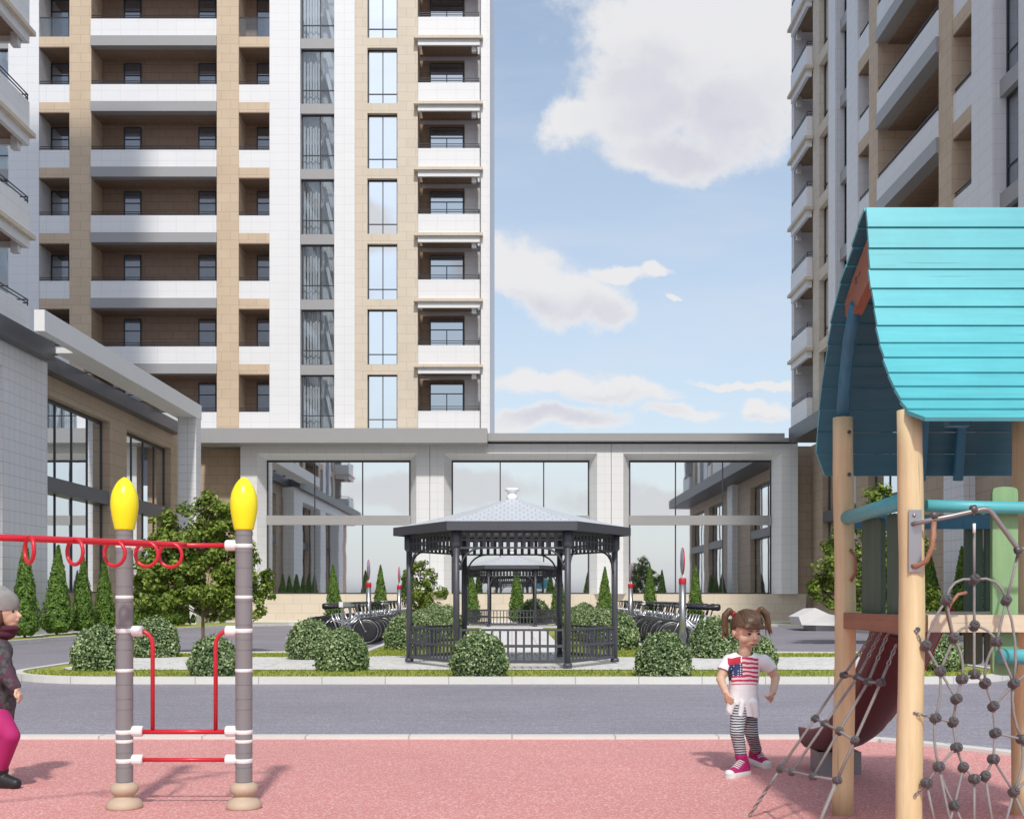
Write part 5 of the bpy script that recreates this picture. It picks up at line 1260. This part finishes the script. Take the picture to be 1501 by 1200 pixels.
        b0 = w + d * .020 + s * thumb * .022; m1 = b0 + (d * .65 + s * thumb * .75 + pn * .25) * .026; pr += [('c', b0, .0095, m1, .008), ('c', m1, .008, m1 + (d * .85 + s * thumb * .25 + pn * .35) * .022, .0066)]
        return pr
    body += hand(Lw, (G(1070, 1028, 8.0) - Lw), (.75, .15, -.35), -1, .35)
    body += hand(Rw, (G(1126, 1030, 8.08) - Rw), (-.8, .3, -.2), 1, .95)
    bo = blob('body', body, 'skin', t, L0, .0042, 3)
    # ---- face
    def part(nm, mat, pr, vx=.003, sm=2, par=None): return blob(nm, pr, mat, par or bo, L0, vx, sm)
    for sg in (-1, 1):
        part('eye', 'eye', [('e', H(sg * .037, .0925, -.012), (.014, .010, .0075), (0, 0, 0))])
        part('eyebrow', 'hair', [('c', H(sg * .020, .100, .008), .004, H(sg * .054, .086, .012), .003)])
    part('mouth', 'lip', [('c', H(-.017, .098, -.085), .0055, H(.017, .098, -.085), .0055), ('e', H(0, .100, -.086), (.012, .006, .008))])
    # ---- hair
    def hairline(p):
        q = p - hc; b_, c_, a_ = q.dot(f), q.dot(up), q.dot(r_)
        return (b_ > .012 and c_ < .026 - .0 * abs(a_)) or c_ < -.085 or (abs(a_) > .06 and b_ > -.035 and c_ < .0 and b_ > -.03)
    ha = blob('hair', [('e', hc + up * .022 - f * .018, (.108, .122, .112)), ('e', H(0, .012, .045), (.092, .096, .070)), ('c', H(-.055, .082, .030), .026, H(.055, .082, .030), .026)], 'hair', t, L0, .005, 3, [hairline])
    so_ = ha.modifiers.new('thick', 'SOLIDIFY'); so_.thickness = .006; so_.offset = 1
    for pts, rr in (([(1076, 900), (1069, 895), (1063, 902), (1061, 915), (1062, 932)], (.016, .024, .026, .022, .006)), ([(1109, 898), (1116, 893), (1123, 900), (1126, 913), (1128, 929)], (.016, .024, .026, .022, .006))):
        pp = [G(x, y, 8.24) for x, y in pts]; pr = [('c', pp[i], rr[i], pp[i + 1], rr[i + 1]) for i in range(4)]
        for q in range(7):
            o_ = Vector((random.uniform(-.02, .02), random.uniform(-.015, .015), random.uniform(-.03, .012))); pr.append(('c', pp[2] + o_ * .5, .009, pp[4] + o_ * 1.4, .003))
        blob('pigtail', pr, 'hair', ha, L0, .0045, 2)
        mm = MB(L0); mm.ring(pp[0].lerp(pp[1], .15), pp[1] - pp[0], .017, .007, 16, 7); mm.build('hair_tie', 'tie', ha)
    # loose strands over the crown and the fringe
    rs_ = random.Random(3); mm = MB(L0)
    for q in range(150):
        a0 = rs_.uniform(-.9, .9); k0 = rs_.uniform(.2, 1.0); pts = []
        for w_ in range(6):
            u = w_ / 5; th = -.35 + (1.55 + .25 * rs_.random()) * u * k0
            pts.append(hc + up * .022 - f * .018 + (r_ * math.sin(a0) * (.112 + .003 * rs_.random()) * (.35 + .65 * u) + up * math.cos(th) * .119 * math.cos(a0 * .55) + f * math.sin(th) * .128 * math.cos(a0 * .6)))
        mm.tube(pts, [.0012, .0028, .003, .003, .0025, .0008], 4)
    mm.build('hair_strand', 'hair', ha)
    # ---- clothes
    hem = G(1090, 1046, 8.2)
    sh = []
    for xo, ra, rb in ((-1, .060, .066), (-.45, .066, .070), (.15, .068, .071), (.75, .062, .066)):
        sh += [('c', G(1092 + xo * 14, 968, 8.22), ra, G(1091 + xo * 9, 1010, 8.21), ra + .002), ('c', G(1091 + xo * 9, 1010, 8.21), ra + .002, G(1090 + xo * 13, 1054, 8.21), rb + .006)]
    sh += [('c', Ls + Vector((.016, 0, -.008)), .056, Ls.lerp(Le, .45), .050), ('c', Rs + Vector((-.014, 0, -.008)), .056, Rs.lerp(Re, .40), .050),
          ('c', G(1072, 1030, 8.13), .03, G(1066, 1054, 8.12), .022), ('c', G(1106, 1030, 8.14), .03, G(1109, 1052, 8.13), .022), ('c', G(1088, 1030, 8.12), .022, G(1084, 1056, 8.10), .016)]
    nk = G(1092, 952, 8.2)
    sho = blob('shirt', sh, 'flagshirt', t, L0, .0055, 5, [(hem + Vector((0, 0, -.008)), (-.12, 0, -1)), lambda p: (p - Ls.lerp(Le, .52)).dot(Le - Ls) > 0 and (p - Ls.lerp(Le, .75)).length < .075 and p.x < Ls.x + .025, lambda p: (p - Rs.lerp(Re, .48)).dot(Re - Rs) > 0 and (p - Rs.lerp(Re, .75)).length < .075 and p.x > Rs.x - .025, lambda p: (p - nk).length < .062 and p.z > .80])
    lg = [('c', hipL + Vector((0, 0, .02)), .062, kL, .050), ('c', kL, .049, aL + Vector((0, 0, .01)), .041), ('c', hipR + Vector((0, 0, .02)), .062, kR, .050), ('c', kR, .049, aR, .040)]
    blob('leggings', lg, 'stripes', t, L0, .0055, 4, [(aL + Vector((0, 0, -.02)), (0, 0, -1))] if False else [])
    # ---- high-top sneakers
    for an, toe, heel in ((aL, Vector((G(1070, 1130, 7.98).x, 7.96, .035)), Vector((G(1092, 1126, 8.1).x, 8.12, .035))), (aR, Vector((G(1119, 1115, 8.52).x, 8.44, .035)), Vector((G(1106, 1105, 8.6).x, 8.62, .055)))):
        d = (toe - heel).normalized()
        so2 = blob('sneaker', [('c', heel, .042, toe, .038), ('c', heel + Vector((0, 0, .03)), .040, an + Vector((0, 0, .0)), .043), ('c', heel.lerp(toe, .3) + Vector((0, 0, .03)), .038, heel.lerp(toe, .75), .034)], 'magenta', t, L0, .005, 4)
        blob('sole', [('c', heel + Vector((0, 0, -.018)), .046, toe + Vector((0, 0, -.016)), .044), ('e', toe + d * .012 + Vector((0, 0, .004)), (.036, .036, .028))], 'sole', so2, L0, .005, 2, [lambda p, h=heel, q=toe: False])
        mm = MB(L0); sd_ = d.cross(Vector((0, 0, 1))).normalized()
        for i in range(5):
            fq = .28 + i * .10; c = heel.lerp(toe, fq) + Vector((0, 0, .078 - i * .008 if i < 4 else .045)); mm.tube([c - sd_ * .030 + Vector((0, 0, -.014)), c + d * .012, c + sd_ * .030 + Vector((0, 0, -.014))], .0045, 5)
        mm.build('lace', 'sole', so2)
girl()
def runner():
    D = 7.56; L0 = Vector(((4 - 750.5) * D / F, D, 0))
    t = thing('person', 'child in a grey knit hat, dark jacket and magenta leggings, cut by the left edge', 'person', L0)
    def G(x, y, d=D): return P(x, y, d)
    M['jacket'] = ground_mat('patterned_jacket', (.02, .018, .022), (.11, .105, .11), 26, .8, (.09, .02, .05), .5)
    def knit():
        m, tt = newmat('knit_hat'); tcn = tt.add('ShaderNodeTexCoord'); w = tt.add('ShaderNodeTexWave'); w.wave_type = 'BANDS'; w.bands_direction = 'Z'; w.inputs['Scale'].default_value = 55; w.inputs['Distortion'].default_value = 2.5; tt.set(w.inputs['Vector'], tcn.outputs['Object'])
        n = tt.noise(tcn.outputs['Object'], 10, 4); c = tt.mix(tt.m('MULTIPLY', tt.m('ADD', w.outputs[1], n), .5), (.22, .21, .20), (.55, .54, .52)); b = tt.add('ShaderNodeBsdfPrincipled', i_Base_Color=c, i_Roughness=0.95); finish(tt, b, w.outputs[1], .8, .006); return m
    M['knit'] = knit(); M['pink'] = plain('magenta_leggings', (.42, .015, .14), .8, 0, .15, 10); M['boot'] = plain('black_boot', (.014, .014, .017), .5); M['sleeve'] = plain('grey_sleeve', (.13, .125, .12), .9, 0, .2, 18)
    hc = G(8, 893); kn = Vector((0, 0, 0))
    S1, E1, W1 = G(6, 952, 7.45), G(14, 985, 7.40), G(30, 1008, 7.38)
    S2, E2, W2 = G(2, 952, 7.68), G(-14, 985, 7.75), G(-12, 1010, 7.72)
    h1, k1, a1 = G(4, 1052, 7.50), G(22, 1078, 7.46), G(6, 1128, 7.55)
    h2, k2, a2 = G(0, 1052, 7.62), G(-8, 1085, 7.66), G(-42, 1112, 7.72)
    body = [('e', hc, (.105, .095, .118)), ('e', hc + Vector((.045, 0, -.045)), (.066, .066, .07)), ('e', hc + Vector((.062, 0, -.088)), (.042, .045, .035)), ('c', hc + Vector((.098, 0, -.015)), .010, hc + Vector((.122, 0, -.042)), .014), ('e', hc + Vector((.104, 0, -.068)), (.014, .022, .012)),
            ('e', hc + Vector((-.01, -.095, -.03)), (.025, .013, .032)), ('c', hc + Vector((-.01, 0, -.09)), .046, G(3, 945), .05), ('c', G(2, 960), .09, G(2, 1040), .085),
            ('c', S1, .045, E1, .036), ('c', E1, .036, W1, .026), ('c', S2, .045, E2, .036), ('c', E2, .036, W2, .026), ('c', h1, .065, k1, .047), ('c', k1, .045, a1, .034), ('c', h2, .065, k2, .047), ('c', k2, .045, a2, .034)]
    for w, d in ((W1, Vector((.45, -.05, -.8))), (W2, Vector((.3, 0, -.9)))):
        d.normalize(); s = Vector((0, 1, 0)); pn = d.cross(s)
        for q in (-1.2, -.4, .4, 1.2): body.append(('c', w, .0125, w + d * .05 + s * q * .012, .011))
        for j, L in enumerate((.040, .047, .044, .034)):
            b0 = w + d * .053 + s * (j - 1.5) * .0145; m1 = b0 + (d * .9 - pn * .4) * L * .55; body += [('c', b0, .008, m1, .0072), ('c', m1, .0072, m1 + (d * .6 - pn * .8) * L * .5, .006)]
        b0 = w + d * .02 - s * .022; body += [('c', b0, .0095, b0 + (d * .6 - s * .5 - pn * .4) * .03, .008), ('c', b0 + (d * .6 - s * .5 - pn * .4) * .03, .008, b0 + (d * .6 - s * .5 - pn * .4) * .03 + d * .022, .0066)]
    bo = blob('body', body, 'skin', t, L0, .005, 3)
    for sg in (-1, 1):
        blob('eye', [('e', hc + Vector((.092, sg * .036, -.012)), (.009, .012, .008))], 'eye', bo, L0, .003, 1)
    blob('mouth', [('c', hc + Vector((.103, -.014, -.072)), .005, hc + Vector((.103, .014, -.072)), .005)], 'lip', bo, L0, .003, 1)
    blob('hat', [('e', hc + Vector((-.012, 0, .035)), (.125, .115, .112)), ('c', hc + Vector((-.06, 0, -.02)), .09, hc + Vector((-.02, 0, .06)), .10)], 'knit', t, L0, .006, 3, [lambda p: (p - hc).z < -.012 + .35 * max(-.06, min(.02, (p - hc).x)) ])
    M['scarf'] = plain('dark_scarf', (.07, .015, .03), .9, 0, .3, 20)
    blob('scarf', [('e', G(7, 929), (.098, .09, .045)), ('e', G(12, 921), (.105, .085, .03))], 'scarf', t, L0, .006, 3)
    blob('hair', [('e', hc + Vector((-.02, 0, -.02)), (.112, .106, .11)), ('c', hc + Vector((-.02, -.09, -.02)), .035, hc + Vector((.01, -.085, -.10)), .025)], 'hair', t, L0, .006, 3, [lambda p: (p - hc).x > .045])
    blob('jacket', [('c', G(2, 955, 7.52), .098, G(2, 955, 7.60), .098), ('c', G(2, 990), .118, G(2, 1030), .118), ('c', G(1, 1030), .118, G(2, 1050), .105), ('c', S1, .062, E1, .055), ('c', E1, .055, E1.lerp(W1, .85), .040), ('c', S2, .062, E2, .055), ('c', E2, .055, E2.lerp(W2, .85), .040)], 'jacket', t, L0, .006, 5)
    blob('leggings', [('c', h1, .078, k1, .060), ('c', k1, .060, a1, .045), ('c', h2, .078, k2, .060), ('c', k2, .058, a2, .045)], 'pink', t, L0, .006, 5)
    t.location.x -= .028
    for a, toe, heel in ((a1, Vector((G(33, 1148).x, 7.52, .038)), Vector((G(0, 1148).x, 7.56, .04))), (a2, Vector((G(-40, 1150).x, 7.7, .05)), Vector((G(-60, 1130).x, 7.74, .12)))):
        blob('boot', [('c', heel, .042, toe, .036), ('c', heel + Vector((.012, 0, .03)), .046, a, .056), ('c', heel.lerp(toe, .4) + Vector((0, 0, .02)), .045, toe, .038)], 'boot', t, L0, .006, 4)
runner()
